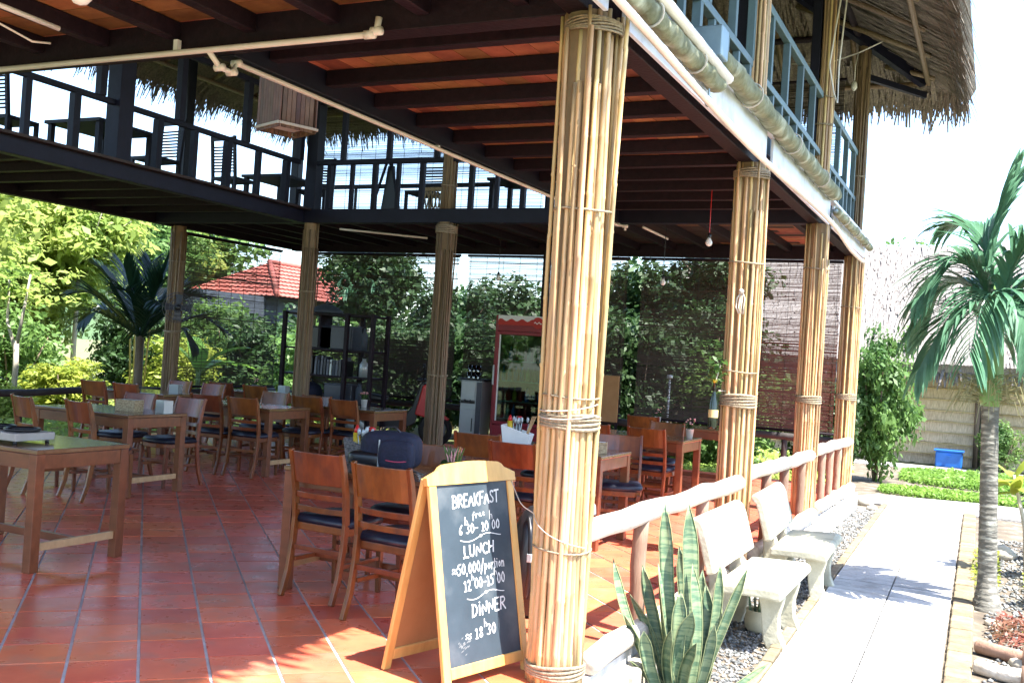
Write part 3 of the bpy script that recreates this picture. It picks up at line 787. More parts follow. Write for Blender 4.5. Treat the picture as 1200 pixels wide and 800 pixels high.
# x, y of the back's foot line centre, rotation (0 faces +Y)
CHAIRS = [
    (-3.55, 5.22, D(-4), 'wooden chair left of its pair, tucked under the table with the backpack'),
    (-2.94, 4.98, D(-6), 'wooden chair nearest the chalkboard sign, its back facing us'),
    (-3.42, 5.80, D(178), 'wooden chair on the far side of the table behind the navy backpack'),
    (-7.84, 6.72, D(-16), 'wooden chair left of its pair in front of the table with two napkin boxes'),
    (-7.24, 6.80, D(-12), 'wooden chair right of its pair in front of the table with two napkin boxes'),
    (-8.05, 7.78, D(184), 'wooden chair left of its pair beyond the table with two napkin boxes'),
    (-7.42, 7.80, D(176), 'wooden chair right of its pair beyond the table with two napkin boxes'),
    (-7.88, 9.05, D(4), 'wooden chair with a gap to the foliage through its slats, left of the aisle pair'),
    (-7.40, 9.10, D(2), 'wooden chair with its back to us, pushed in at the bare-topped table'),
    (-8.05, 9.98, D(180), 'wooden chair left of its pair beyond the bare-topped table'),
    (-7.42, 10.0, D(186), 'wooden chair right of its pair beyond the bare-topped table'),
    (-7.42, 10.28, D(3), 'dark wooden chair left of its pair in front of the flower-pot table by the scooter'),
    (-6.88, 10.28, D(-3), 'dark wooden chair right of its pair in front of the flower-pot table by the scooter'),
    (-3.75, 7.58, D(5), 'wooden chair seen just above the sign, left of the white condiment box'),
    (-3.18, 7.12, D(-4), 'wooden chair pulled out behind the sign top, beside the nearest column'),
    (-3.62, 8.55, D(180), 'wooden chair with a pale sunlit back, left of the nearest column'),
    (-2.88, 8.34, D(200), 'wooden chair with a bright curved back at the rattan napkin box table'),
    (-3.12, 10.12, D(-3), 'wooden chair with open slats, in front of the table with white flower pot'),
    (-3.72, 10.05, D(4), 'wooden chair partly behind the nearest column, left of the open-slatted one'),
    (-3.30, 10.86, D(180), 'wooden chair facing us beyond the table with white flower pot'),
    (-3.9, 12.35, D(2), 'wooden chair before the table nearest the back log rail'),
    (-10.2, 9.62, D(0), 'wooden chair left of its pair in front of the furthest left table'),
    (-9.65, 9.62, D(0), 'wooden chair right of its pair in front of the furthest left table'),
    (-10.2, 10.62, D(180), 'wooden chair left of its pair beyond the furthest left table'),
    (-9.6, 10.62, D(180), 'wooden chair right of its pair beyond the furthest left table'),
    (-9.9, 11.62, D(0), 'wooden chair left of its pair in front of the bookshelf table'),
    (-9.3, 11.62, D(0), 'wooden chair right of its pair in front of the bookshelf table'),
]
for i, (x, y, rz, lb) in enumerate(CHAIRS):
    if i == 0:
        chair0.location = (x, y, 0); chair0.rotation_euler = (0, 0, rz); tag(chair0, lb)
    else: dup(chair0, (x, y, 0), rz, lb)

# upstairs: dark chairs with ladder backs and tables on the left gallery
def make_upchair():
    t = thing('ladder_chair', (0, 0, 0), 'x', 'chair', 'dark chairs upstairs')
    for sx in (-1, 1):
        MB().bar([(sx * .21, -.2, 0), (sx * .21, -.2, .45), (sx * .21, -.26, 1.02)], .04, .035).build('leg', m_bluewood, t)
        MB().box((sx * .2, .2, .22), (.04, .04, .44)).build('leg', m_bluewood, t)
    for k in range(9):
        z = .53 + k * .042; MB().box((0, -.205 - (z - .45) * .1, z), (.38, .015, .02)).build('slat', m_bluewood, t)
    MB().box((0, -.26, .98), (.44, .03, .05)).build('top_rail', m_bluewood, t)
    MB().box((0, 0, .44), (.44, .44, .04)).build('seat', m_bluewood, t)
    return t
uc = make_upchair()
UPC = [(-10.0, 7.75, D(4), 'dark slat-backed chair upstairs at the left picture edge'),
       (-10.0, 9.95, D(176), 'dark slat-backed chair upstairs right of the thick middle post'),
       (-9.95, 11.4, D(-3), 'dark slat-backed chair upstairs below the hanging bamboo lampshade'),
       (-7.55, 12.7, D(180), 'slat-backed chair upstairs right of the folded easel'),
       (-9.35, 12.5, D(200), 'slat-backed chair upstairs in the far corner by the thick post')]
for i, (x, y, rz, lb) in enumerate(UPC):
    if i == 0: uc.location = (x, y, FZ); uc.rotation_euler = (0, 0, rz); tag(uc, lb)
    else: dup(uc, (x, y, FZ), rz, lb)
def uptable(x, y, lb, L=1.1, W=.7):
    t = thing('upstairs_table', (x, y, FZ), lb, 'table', 'dark tables upstairs')
    MB().box((0, 0, .62), (L, W, .04)).build('tabletop', m_bluewood, t)
    for sx in (-1, 1):
        for sy in (-1, 1): MB().box((sx * (L / 2 - .06), sy * (W / 2 - .06), .3), (.06, .06, .6)).build('leg', m_bluewood, t)
    MB().box((0, 0, .2), (L - .15, .04, .04)).build('stretcher', m_bluewood, t)
uptable(-9.9, 8.95, 'dark low table upstairs between the two left slat-backed chairs', .9, .9)
uptable(-9.9, 12.4, 'dark table upstairs near the far end of the left gallery', .8, .9)
uptable(-6.0, 12.9, 'dark table upstairs right of the bamboo post, against the bright blind', 1.0, .7)
e = thing('easel', (-8.2, 12.7, FZ), 'dark folded easel with splayed legs upstairs against the bright blind', 'easel')
for sx in (-1, 1): MB().bar([(sx * .3, -.05, 0), (sx * .03, 0, .95)], .03, .03).build('leg', m_bluewood, e)
MB().ext([(-.16, 0), (.16, 0), (.05, .85), (-.05, .85)], (0, .05, .02), (1, 0, 0), (0, 0, 1), (0, 1, 0), .03).build('panel', m_black, e)
MB().bar([(0, .35, 0), (0, .02, .95)], .03, .03).build('leg', m_bluewood, e)
wp = thing('wicker_screen', (-7.05, 12.2, FZ), 'woven lattice panel standing upstairs left of the bamboo post', 'screen')
MB().box((0, 0, .42), (.5, .03, .05)).build('rail', m_rattan, wp); MB().box((0, 0, .03), (.5, .03, .05)).build('rail', m_rattan, wp)
for k in range(8):
    MB().beam((-.24 + .06 * k, -.02, .06), (-.24 + .06 * k + .06, -.02, .4), .02, .012).build('strip', m_rattan, wp)
    MB().beam((-.18 + .055 * k, .02, .06), (-.24 + .055 * k, .02, .4), .02, .012).build('strip', m_rattan, wp)

# ------------------------------------------------------------------ things on tables
def tz(x, y, z=.752): return (x, y, z)
t = thing('serving_tray', (-5.98, 4.62, .75), 'grey slab tray on little black feet, holding two black rings', 'tray')
MB().box((0, 0, .045), (.95, .3, .05)).build('board', m_gasgrey, t, bevel=0.006)
for sx in (-.44, .44):
    for sy in (-.12, .12): MB().lathe([(.014, 0), (.012, .02)], 10, (sx, sy, 0)).build('foot', m_black, t, True)
def ring(x, y, lb):
    t = thing('black_ring', (x, y, .821), lb, 'burner ring')
    b_ = MB(); n = 28; pr = [(.085, .0), (.10, .0), (.115, .012), (.108, .022), (.088, .014)]
    vs = []; fs = []
    for k in range(n):
        a = 2 * pi * k / n
        for r_, z_ in pr: vs.append((r_ * cos(a), r_ * sin(a), z_))
    m_ = len(pr)
    for k in range(n):
        for q in range(m_): fs.append((k * m_ + q, ((k + 1) % n) * m_ + q, ((k + 1) % n) * m_ + (q + 1) % m_, k * m_ + (q + 1) % m_))
    b_.add(vs, fs).build('rim', m_black, t, True)
    MB().lathe([(.084, .002), (.084, .006)], 24).build('plate', m_black, t, True)
ring(-5.63, 4.62, 'black ring plate on the right end of the grey tray')
ring(-5.87, 4.63, 'black ring plate left of its twin on the grey tray')
def glass(x, y, lb, h=.1, r=.033, z=.75, group=None):
    t = thing('drinking_glass', (x, y, z), lb, 'glass', group)
    MB().lathe([(r * .8, 0), (r, h), (r * .92, h), (r * .74, .008)], 14, cap=False).build('tumbler', m_glassware, t, True)
    MB().lathe([(r * .78, .001), (r * .78, .009)], 14).build('base', m_glassware, t)
glass(-6.28, 4.82, 'clear tumbler beside the grey tray at the left picture edge')
def napkin_box(x, y, rz, lb, mat=m_rattan, d=(.14, .11, .09)):
    t = thing('napkin_box', (x, y, .751), lb, 'napkin box', 'napkin boxes on tables', rz)
    L_, W_, H_ = d
    for sx in (-1, 1): MB().box((sx * (L_ / 2 - .004), 0, H_ / 2), (.008, W_, H_)).build('side', mat, t)
    for sy in (-1, 1): MB().box((0, sy * (W_ / 2 - .004), H_ / 2), (L_ - .017, .008, H_)).build('side', mat, t)
    MB().box((0, 0, .005), (L_ - .02, W_ - .02, .008)).build('base', mat, t)
    MB().box((0, 0, H_ / 2 + .004), (L_ - .03, W_ - .03, H_ - .012), 0, Matrix.Rotation(.06, 3, 'X')).build('napkins', m_paper, t)
napkin_box(-2.92, 7.93, .3, 'rattan box of paper napkins on the table behind the nearest column')
napkin_box(-7.38, 7.22, .1, 'pale rattan napkin box on the front-rail table, left of the silver one', d=(.22, .13, .11))
napkin_box(-7.12, 7.40, -.2, 'silver napkin box at the far right corner of its table', m_silver, (.13, .1, .12))
napkin_box(-9.5, 10.05, .2, 'small silver napkin box on the furthest left table', m_silver, (.13, .1, .11))
napkin_box(-9.3, 12.0, .0, 'small silver napkin box on the bookshelf table', m_silver, (.13, .1, .11))
def pot_flower(x, y, lb, z=.751, r=.042, h=.095, pot=m_white, flowers=True, seed=0):
    t = thing('flower_pot', (x, y, z), lb, 'potted plant', 'small potted plants')
    MB().lathe([(r * .75, 0), (r, h), (r * 1.05, h), (r * .95, h - .004), (r * .9, h - .015)], 18).build('pot', pot, t, True)
    rg = np.random.default_rng(seed); n = 70
    C = np.stack([rg.normal(0, r * .7, n), rg.normal(0, r * .7, n), h + rg.uniform(0, .07, n)], 1)
    N = rg.normal(size=(n, 3)) + np.array([0, 0, .8]); N /= np.linalg.norm(N, axis=1)[:, None]
    V, F = leaf_quads(C, N, rg.uniform(.02, .045, n), rg.uniform(.01, .02, n), rg)
    o = ob('foliage', npmesh('foliage', V, F, m_leaf_d), t); o['kind'] = 'stuff'
    for k in range(10):
        a = rg.uniform(0, 6.28); q = rg.uniform(0, r * 1.2)
        top = Vector((q * cos(a), q * sin(a), h + rg.uniform(.03, .1)))
        MB().tube([(top.x * .4, top.y * .4, h - .01), top], .0018, 4).build('stem', m_leaf_m, t)
        if flowers: MB().lathe([(.002, 0), (.011, .006), (.009, .014), (.002, .016)], 7, top).build('flower', m_flower, t, True)
pot_flower(-2.90, 10.62, 'white pot of small pink flowers on the table by the second column', seed=1)
pot_flower(-3.85, 12.55, 'white flower pot on the table nearest the back rail', seed=2)
pot_flower(-7.05, 10.7, 'white flower pot on the table in front of the red scooter', seed=3)
pot_flower(-9.7, 11.85, 'blue-grey potted plant on the bookshelf table', pot=m_silver, seed=4)
# succulent bowl behind the sign
t = thing('succulent_bowl', (-3.02, 5.62, .751), 'round green bowl of spiky succulents with red tips just behind the sign', 'potted plant')
MB().lathe([(.05, 0), (.075, .03), (.08, .06), (.07, .075), (.06, .07)], 18).build('bowl', m_leaf_d, t, True)
for k in range(26):
    rr = random.Random(k); a = rr.uniform(0, 6.28); q = rr.uniform(0, .05); h_ = rr.uniform(.05, .11)
    p0 = Vector((q * cos(a), q * sin(a), .065)); p1 = p0 + Vector((cos(a) * .03, sin(a) * .03, h_))
    MB().bar([p0, (p0 + p1) / 2 + Vector((0, 0, .01)), p1], [.012, .01, .002], [.006, .005, .001]).build('leaf', m_leaf_m if k % 3 else m_flower, t)
def condiments(x, y, rz, lb, mat):
    t = thing('cutlery_basket', (x, y, .751), lb, 'cutlery basket', None, rz)
    # flared woven basket, taller at the back
    vs = [(-.11, -.07, 0), (.11, -.07, 0), (.11, .07, 0), (-.11, .07, 0), (-.13, -.085, .15), (.13, -.085, .08), (.13, .085, .08), (-.13, .085, .15)]
    fs = [(0, 1, 5, 4), (1, 2, 6, 5), (2, 3, 7, 6), (3, 0, 4, 7), (0, 3, 2, 1)]
    vs2 = [(v[0] * .93, v[1] * .9, v[2] + .006) for v in vs]
    MB().add(vs + vs2, fs + [tuple(8 + i for i in f[::-1]) for f in fs] + [(4, 5, 13, 12), (5, 6, 14, 13), (6, 7, 15, 14), (7, 4, 12, 15)]).build('basket', mat, t)
    rr = random.Random(int(x * 100))
    for k in range(9):
        bx, by = rr.uniform(-.05, .08), rr.uniform(-.05, .05)
        MB().tube([(bx, by, .02), (bx + rr.uniform(-.02, .04), by + rr.uniform(-.03, .03), rr.uniform(.17, .21))], .004, 5).build('cutlery', m_silver, t, True)
        MB().lathe([(.002, 0), (.011, .012), (.013, .03), (.008, .045), (.002, .05)], 8, (bx + .01, by, .165 + rr.uniform(0, .02))).build('spoon_bowl', m_silver, t, True)
    for k in range(4):
        MB().tube([(.07, -.02 + k * .012, .03), (.13 + k * .008, -.03 + k * .016, .24)], .0035, 5).build('chopstick', m_pale, t)
    MB().tube([(-.06, -.03, .02), (-.065, -.03, .19)], .024, 10).build('sauce_bottle', m_mustard, t, True)
    MB().lathe([(.02, 0), (.018, .02), (.006, .05)], 10, (-.065, -.03, .19)).build('bottle_cap', m_ketchup, t, True)
    MB().tube([(0, .04, .02), (0, .04, .2)], .026, 10).build('sauce_bottle', m_black, t, True)
    MB().lathe([(.024, 0), (.022, .025), (.01, .03)], 10, (0, .04, .2)).build('bottle_cap', m_ketchup, t, True)
condiments(-3.66, 5.62, -.1, 'grey woven basket of cutlery and sauce bottles beside the backpack', m_weave)
condiments(-3.72, 8.06, .2, 'pale slanted box of cutlery and sauces left of the nearest column', m_white)

def backpack():
    t = thing('backpack', (-3.33, 5.42, .751), 'navy backpack with a pink piping line lying on the table', 'backpack', None, radians(10))
    def blob(sx, sy, sz, c_, p=3.6, n=24, m_=14):
        vs = []; fs = []
        for i in range(m_ + 1):
            ph = -pi / 2 + pi * i / m_
            for k in range(n):
                th = 2 * pi * k / n
                f_ = lambda v_: math.copysign(abs(v_) ** (2 / p), v_)
                vs.append((c_[0] + sx * f_(cos(ph)) * f_(cos(th)), c_[1] + sy * f_(cos(ph)) * f_(sin(th)), c_[2] + sz * f_(sin(ph))))
        for i in range(m_):
            for k in range(n): fs.append((i * n + k, i * n + (k + 1) % n, (i + 1) * n + (k + 1) % n, (i + 1) * n + k))
        return MB().add(vs, fs)
    blob(.19, .11, .118, (-.03, .03, .12)).build('body', m_fabric, t, True)
    blob(.115, .05, .095, (.05, -.085, .1)).build('pocket', m_fabric, t, True)
    blob(.13, .08, .05, (-.15, -.02, .06)).build('flap', m_black, t, True)
    pts = [(.06 + .098 * cos(a), -.095 - .04 * abs(sin(a)), .088 + .02 * (1 - sin(a))) for a in [pi * k / 12 for k in range(13)]]
    MB().tube([(p[0], p[1] - .004, p[2] - .02) for p in pts], .004, 6).build('piping', m_pink, t, True)
    MB().tube([(-.1, 0, .22), (-.06, 0, .262), (0, 0, .268), (.04, 0, .225)], .008, 6).build('handle', m_black, t, True)
    MB().bar([(.15, -.09, .02), (.2, -.11, .012), (.24, -.1, .006)], .02, .004, (0, 0, 1)).build('strap', m_black, t)
    MB().tube([(-.055, -.115, .02), (-.055, -.11, .19)], .0045, 5).build('zip', m_silver, t)
backpack()

# ------------------------------------------------------------------ chalkboard A-frame
SP0, SP1 = Vector((-2.12, 4.01, 0)), Vector((-1.965, 4.57, 0))
sg = thing('chalkboard_sign', (SP0 + SP1) / 2, 'wooden A-frame chalkboard sign with meal times in white chalk', 'sign')
ex = (SP1 - SP0).normalized(); nx = Vector((ex.y, -ex.x, 0)); SW = (SP1 - SP0).length; SH = 1.0
lean = .20
up = (Vector((0, 0, 1)) * sqrt(1 - lean ** 2) - nx * lean); fn = ex.cross(up).normalized()
if fn.dot(nx) < 0: fn = -fn
def sgp(u, v, w=0.0): return ex * (u - SW / 2) + up * v + fn * w
def sbox(u0, u1, v0, v1, w0, w1):
    vs = [sgp(u, v, w) for w in (w0, w1) for u, v in ((u0, v0), (u1, v0), (u1, v1), (u0, v1))]
    return MB().add(vs, [(3, 2, 1, 0), (4, 5, 6, 7), (0, 1, 5, 4), (1, 2, 6, 5), (2, 3, 7, 6), (3, 0, 4, 7)])
FWD = .045; TH = .022
sbox(0, FWD, -.0, .905, -TH, 0).build('stile', m_pine, sg, bevel=0.004)
sbox(SW - FWD, SW, 0, .905, -TH, 0).build('stile', m_pine, sg, bevel=0.004)
sbox(FWD + .001, SW - FWD - .001, .045, .095, -TH, 0).build('bottom_rail', m_pine, sg, bevel=0.004)
crown = [(-.012, .906), (SW + .012, .906), (SW + .016, .945), (SW - .03, .962), (SW - .06, .972), (SW - .08, .99)]
for k in range(9):
    a = k / 8; crown.append((SW - .105 - (SW - .21) * a, 1.0 + .010 * sin(pi * a)))
crown += [(.08, .99), (.06, .972), (.03, .962), (-.016, .945)]
MB().ext([(u - SW / 2, v) for u, v in crown], (0, 0, 0), ex, up, fn, .002).build('crown_board', m_pine, sg)
MB().ext([(u - SW / 2, v) for u, v in crown], -fn * (TH + .004), ex, up, fn, TH + .004).build('crown_rail', m_pine, sg, bevel=0.004)
sbox(FWD - .002, SW - FWD + .002, .09, .91, -TH * .7, -TH * .35).build('board', m_slate, sg)
# rear leaf
rup = (Vector((0, 0, 1)) * sqrt(1 - .2 ** 2) + nx * .2)
ro = -nx * .405
def rbox(u0, u1, v0, v1, w0, w1):
    rn = ex.cross(rup).normalized()
    if rn.dot(nx) > 0: rn = -rn
    vs = [ro + ex * (u - SW / 2) + rup * v + rn * w for w in (w0, w1) for u, v in ((u0, v0), (u1, v0), (u1, v1), (u0, v1))]
    return MB().add(vs, [(3, 2, 1, 0), (4, 5, 6, 7), (0, 1, 5, 4), (1, 2, 6, 5), (2, 3, 7, 6), (3, 0, 4, 7)])
rbox(0, FWD, 0, .93, 0, TH).build('stile', m_pine, sg, bevel=0.004)
rbox(SW - FWD, SW, 0, .93, 0, TH).build('stile', m_pine, sg, bevel=0.004)
rbox(FWD + .001, SW - FWD - .001, .045, .1, 0, TH).build('bottom_rail', m_pine, sg, bevel=0.004)
rbox(FWD + .001, SW - FWD - .001, .87, .93, 0, TH).build('top_rail', m_pine, sg, bevel=0.004)
rbox(FWD - .002, SW - FWD + .002, .09, .88, TH * .4, TH * .65).build('rear_board', m_ply, sg)
for u in (.1, SW - .1): MB().tube([sgp(u - .02, .93, -TH - .008), sgp(u + .02, .93, -TH - .008)], .008, 8).build('hinge', m_silver, sg, True)
# hand lettering as chalk strokes
G = {
 'B': (.62, [[(.05, 0), (.08, 1)], [(.02, .97), (.4, 1), (.52, .8), (.4, .58), (.1, .52)], [(.1, .52), (.5, .5), (.6, .25), (.45, .03), (.02, .0)]]),
 'R': (.62, [[(.05, 0), (.08, 1)], [(.02, .97), (.42, 1), (.55, .78), (.42, .55), (.1, .5)], [(.2, .5), (.6, -.02)]]),
 'E': (.55, [[(.05, 0), (.05, 1)], [(.05, 1), (.5, 1.02)], [(.05, .52), (.4, .53)], [(.05, 0), (.52, .02)]]),
 'A': (.62, [[(.0, 0), (.3, 1.02), (.58, 0)], [(.1, .35), (.5, .37)]]),
 'K': (.6, [[(.05, 0), (.06, 1)], [(.55, 1), (.08, .45), (.6, -.02)]]),
 'F': (.55, [[(.05, -.02), (.06, 1)], [(.06, 1), (.52, 1.03)], [(.06, .52), (.42, .54)]]),
 'S': (.52, [[(.48, .88), (.3, 1.02), (.06, .85), (.15, .6), (.42, .42), (.48, .15), (.25, -.02), (.0, .12)]]),
 'T': (.58, [[(.28, 0), (.3, 1)], [(.0, .98), (.6, 1.03)]]),
 'L': (.5, [[(.08, 1), (.06, 0), (.5, .02)], [(-.02, 0), (.06, 0)]]),
 'U': (.58, [[(.04, 1), (.05, .2), (.25, -.02), (.48, .15), (.52, 1)]]),
 'N': (.62, [[(.05, 0), (.06, 1), (.52, 0), (.55, 1.02)]]),
 'C': (.55, [[(.52, .85), (.3, 1.02), (.05, .7), (.06, .25), (.3, -.02), (.52, .12)]]),
 'H': (.6, [[(.05, 0), (.06, 1)], [(.52, 0), (.54, 1)], [(.05, .5), (.54, .52)]]),
 'D': (.62, [[(.05, 0), (.07, 1)], [(.0, .98), (.4, .92), (.58, .5), (.4, .08), (.0, 0)]]),
 'I': (.25, [[(.1, 0), (.1, .8)], [(.08, 1.0), (.13, 1.04)]]),
 '0': (.5, [[(.25, 1), (.05, .7), (.06, .25), (.25, 0), (.44, .25), (.44, .72), (.25, 1)]]),
 '1': (.34, [[(.02, .75), (.2, 1), (.19, 0)], [(.05, 0), (.33, .01)]]),
 '2': (.5, [[(.04, .78), (.22, 1), (.43, .8), (.3, .45), (.03, 0), (.48, .03)]]),
 '3': (.48, [[(.03, .92), (.25, 1), (.42, .8), (.18, .54), (.44, .3), (.25, 0), (.0, .1)]]),
 '5': (.5, [[(.45, 1), (.1, .98), (.07, .6), (.3, .65), (.45, .35), (.28, 0), (.02, .08)]]),
 '6': (.48, [[(.4, 1), (.12, .6), (.05, .22), (.22, 0), (.42, .2), (.3, .45), (.08, .32)]]),
 '8': (.48, [[(.25, .52), (.06, .78), (.25, 1), (.42, .78), (.25, .52), (.03, .22), (.24, 0), (.46, .22), (.25, .52)]]),
 ',': (.2, [[(.1, .08), (.04, -.2)]]), '-': (.45, [[(.05, .45), (.4, .47)]]), '/': (.4, [[(.0, -.25), (.4, 1.15)]]),
 '~': (.62, [[(.0, .55), (.15, .72), (.3, .58), (.45, .48), (.6, .65)], [(.0, .25), (.15, .42), (.3, .28), (.45, .18), (.6, .35)]]),
 'p': (.42, [[(.05, .6), (.05, -.35)], [(.05, .5), (.25, .62), (.36, .35), (.22, .05), (.05, .1)]]),
 'o': (.38, [[(.2, .58), (.04, .32), (.18, .03), (.34, .3), (.2, .58)]]),
 'r': (.32, [[(.05, .6), (.07, .0)], [(.07, .38), (.2, .6), (.32, .55)]]),
 't': (.3, [[(.15, .95), (.12, .1), (.26, .03)], [(.0, .62), (.3, .64)]]),
 'i': (.18, [[(.07, .58), (.08, .02)], [(.08, .8), (.1, .84)]]),
 'n': (.4, [[(.05, .6), (.06, 0)], [(.06, .4), (.2, .6), (.33, .45), (.34, 0)]]),
 'f': (.32, [[(.32, .9), (.18, 1), (.12, .7), (.1, -.25)], [(.0, .55), (.28, .57)]]),
 'e': (.36, [[(.04, .32), (.3, .36), (.2, .58), (.04, .35), (.15, .03), (.34, .1)]]),
 'h': (.4, [[(.05, 1), (.06, 0)], [(.06, .4), (.2, .58), (.32, .42), (.33, 0)]]),
 ' ': (.3, []), '.': (.14, []),
}
BU0, BU1, BV0, BV1 = FWD, SW - FWD, .095, .905
def chalk(name, text, u0, u1, vtop, vbot, wd=.0064, slant=.06, seed=0):
    """text between the fractions u0..u1 of the board, cap line vtop and base line vbot measured down from the board's top"""
    rr = random.Random(seed + len(text))
    W_ = BU1 - BU0; H_ = BV1 - BV0
    tw = sum(G[c_][0] + .1 for c_ in text) - .1
    h = (vbot - vtop) * H_; sx = (u1 - u0) * W_ / tw
    b_ = MB(); cx = 0
    for c_ in text:
        gw, st = G[c_]
        dy = rr.uniform(-.03, .03)
        for pl in st:
            # smooth the polyline a little
            q = [pl[0]]
            for a, c2 in zip(pl, pl[1:]):
                q.append(((a[0] + c2[0]) / 2, (a[1] + c2[1]) / 2)); q.append(c2)
            if len(pl) > 2: q = [q[0]] + [tuple((q[i - 1][k] + 2 * q[i][k] + q[i + 1][k]) / 4 for k in (0, 1)) for i in range(1, len(q) - 1)] + [q[-1]]
            pts2 = [(BU0 + u0 * W_ + (cx + a + slant * b2) * sx, BV1 - vbot * H_ + (b2 + dy) * h + (u0 * 0) + (cx / tw) * .012) for a, b2 in q]
            for a, c2 in zip(pts2, pts2[1:]):
                d_ = Vector((c2[0] - a[0], c2[1] - a[1])); L_ = d_.length
                if L_ < 1e-6: continue
                d_ /= L_; nn = Vector((-d_.y, d_.x)) * wd / 2 * rr.uniform(.7, 1.2); e_ = d_ * wd * .25
                w = -TH * .35 + .0012
                vs = [sgp(a[0] - e_.x + nn.x, a[1] - e_.y + nn.y, w), sgp(a[0] - e_.x - nn.x, a[1] - e_.y - nn.y, w), sgp(c2[0] + e_.x - nn.x, c2[1] + e_.y - nn.y, w), sgp(c2[0] + e_.x + nn.x, c2[1] + e_.y + nn.y, w)]
                b_.add(vs, [(0, 1, 2, 3)])
        cx += gw + .1
    o = b_.build(name, m_chalk, sg)
    return o
chalk('chalk_lettering', 'BREAKFAST', .20, .86, .065, .135, .0080)
chalk('chalk_lettering', 'free', .46, .64, .165, .205, .0042)
chalk('chalk_lettering', '6 30- 10 00', .26, .84, .235, .29, .0062)
chalk('chalk_lettering', 'h', .345, .395, .19, .235, .0038); chalk('chalk_lettering', 'h', .70, .75, .165, .215, .0038)
chalk('chalk_lettering', 'LUNCH', .30, .73, .355, .42, .0072)
chalk('chalk_lettering', '~50,000/portion', .13, .86, .455, .515, .0058)
chalk('chalk_lettering', '12 00-15 00', .27, .85, .545, .605, .0062)
chalk('chalk_lettering', 'h', .375, .42, .515, .55, .0036); chalk('chalk_lettering', 'h', .70, .745, .50, .54, .0036)
chalk('chalk_lettering', 'DINNER', .35, .83, .685, .755, .0072)
chalk('chalk_lettering', '~ 18 30', .24, .66, .82, .88, .0062)
chalk('chalk_lettering', 'h', .50, .545, .775, .82, .0038)
def squiggle(u0, u1, v, amp, seed):
    W_ = BU1 - BU0; H_ = BV1 - BV0; b_ = MB(); w = -TH * .35 + .0012
    pts2 = [(BU0 + (u0 + (u1 - u0) * k / 24) * W_, BV1 - (v - .02 * k / 24) * H_ + amp * sin(k / 24 * 2.4 * pi + seed)) for k in range(25)]
    for a, c2 in zip(pts2, pts2[1:]):
        b_.add([sgp(a[0], a[1] + .0018, w), sgp(a[0], a[1] - .0018, w), sgp(c2[0], c2[1] - .0018, w), sgp(c2[0], c2[1] + .0018, w)], [(0, 1, 2, 3)])
    m_ = pts2[12]
    b_.add([sgp(m_[0] + .009 * cos(a), m_[1] + .007 * sin(a), w + .0003) for a in [2 * pi * k / 10 for k in range(10)]], [tuple(range(10))])
    b_.build('chalk_flourish', m_chalk, sg)
squiggle(.27, .85, .322, .011, 3.0); squiggle(.30, .83, .648, .011, 3.2)
rr = random.Random(4); b_ = MB()
for k in range(26):     # smudge of wiped chalk
    u, v = BU0 + (BU1 - BU0) * rr.gauss(.19, .05), BV1 - (BV1 - BV0) * rr.gauss(.905, .022)
    b_.add([sgp(u, v, -.0066), sgp(u + .012, v + .006, -.0066), sgp(u + .014, v + .011, -.0066), sgp(u + .002, v + .006, -.0066)], [(0, 1, 2, 3)])
b_.build('chalk_smudge', M('chalk_dust', (.16, .18, .19), .9, scale=60), sg)

# ------------------------------------------------------------------ log rails
def log_pts(p, q, n, wob, seed):
    rr = random.Random(seed); p = Vector(p); q = Vector(q); out = []
    for k in range(n + 1):
        f_ = k / n; w_ = 0 if k in (0, n) else 1
        out.append(p + (q - p) * f_ + Vector((rr.uniform(-wob, wob) * w_, 0, rr.uniform(-wob, wob) * w_)))
    return out
def log_mesh(p, q, r, seed, wob=.015, n=10, sides=12):
    rr = random.Random(seed)
    pts = log_pts(p, q, n, wob, seed)
    d_ = (pts[-1] - pts[-2]).normalized(); s_ = (pts[0] - pts[1]).normalized()
    P_ = [pts[0] + s_ * r * .25] + pts + [pts[-1] + d_ * r * .25]
    R_ = [r * .72] + [r * rr.uniform(.9, 1.08) for _ in pts] + [r * .72]
    return MB().tube(P_, R_, sides)
def railing(y0, y1, posts, lb, seed, top=.66, r=.06, low=True):
    t = thing('log_railing', (-1.75, y0, 0), lb, 'railing', 'log railings along the garden side')
    log_mesh((0, 0, top + .015), (0.0, y1 - y0, top - .02), r, seed, .009).build('rail', m_log, t, True)
    for k, py in enumerate(posts):
        log_mesh((0, py - y0, .0), (0, py - y0 + .02, top - .03), .042, seed + k + 5, .006, 5, 10).build('post', m_logpost, t, True)
    if low: log_mesh((.06, .05, .055), (.07, y1 - y0 - .1, .05), .062, seed + 20).build('bottom_log', m_log, t, True)
railing(4.60, 7.86, (5.50, 6.82), 'bleached log rail between the nearest and second bamboo columns', 31)
railing(8.22, 11.22, (8.95, 9.8, 10.75), 'bleached log rail behind the concrete benches', 32)
railing(11.5, 14.4, (12.1, 12.75, 13.4), 'bleached log rail at the far bay above white foundation blocks', 33)
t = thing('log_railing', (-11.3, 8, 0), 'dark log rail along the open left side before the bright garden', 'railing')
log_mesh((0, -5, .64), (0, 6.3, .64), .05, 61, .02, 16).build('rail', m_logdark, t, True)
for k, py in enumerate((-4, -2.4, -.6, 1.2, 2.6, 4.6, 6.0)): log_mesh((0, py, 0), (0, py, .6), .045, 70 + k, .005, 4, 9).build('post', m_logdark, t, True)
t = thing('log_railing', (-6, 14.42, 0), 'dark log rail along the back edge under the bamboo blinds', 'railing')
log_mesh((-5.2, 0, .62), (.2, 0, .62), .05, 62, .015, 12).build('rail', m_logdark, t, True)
log_mesh((.3, 0, .62), (4.1, 0, .62), .05, 63, .015, 12).build('rail', m_logdark, t, True)
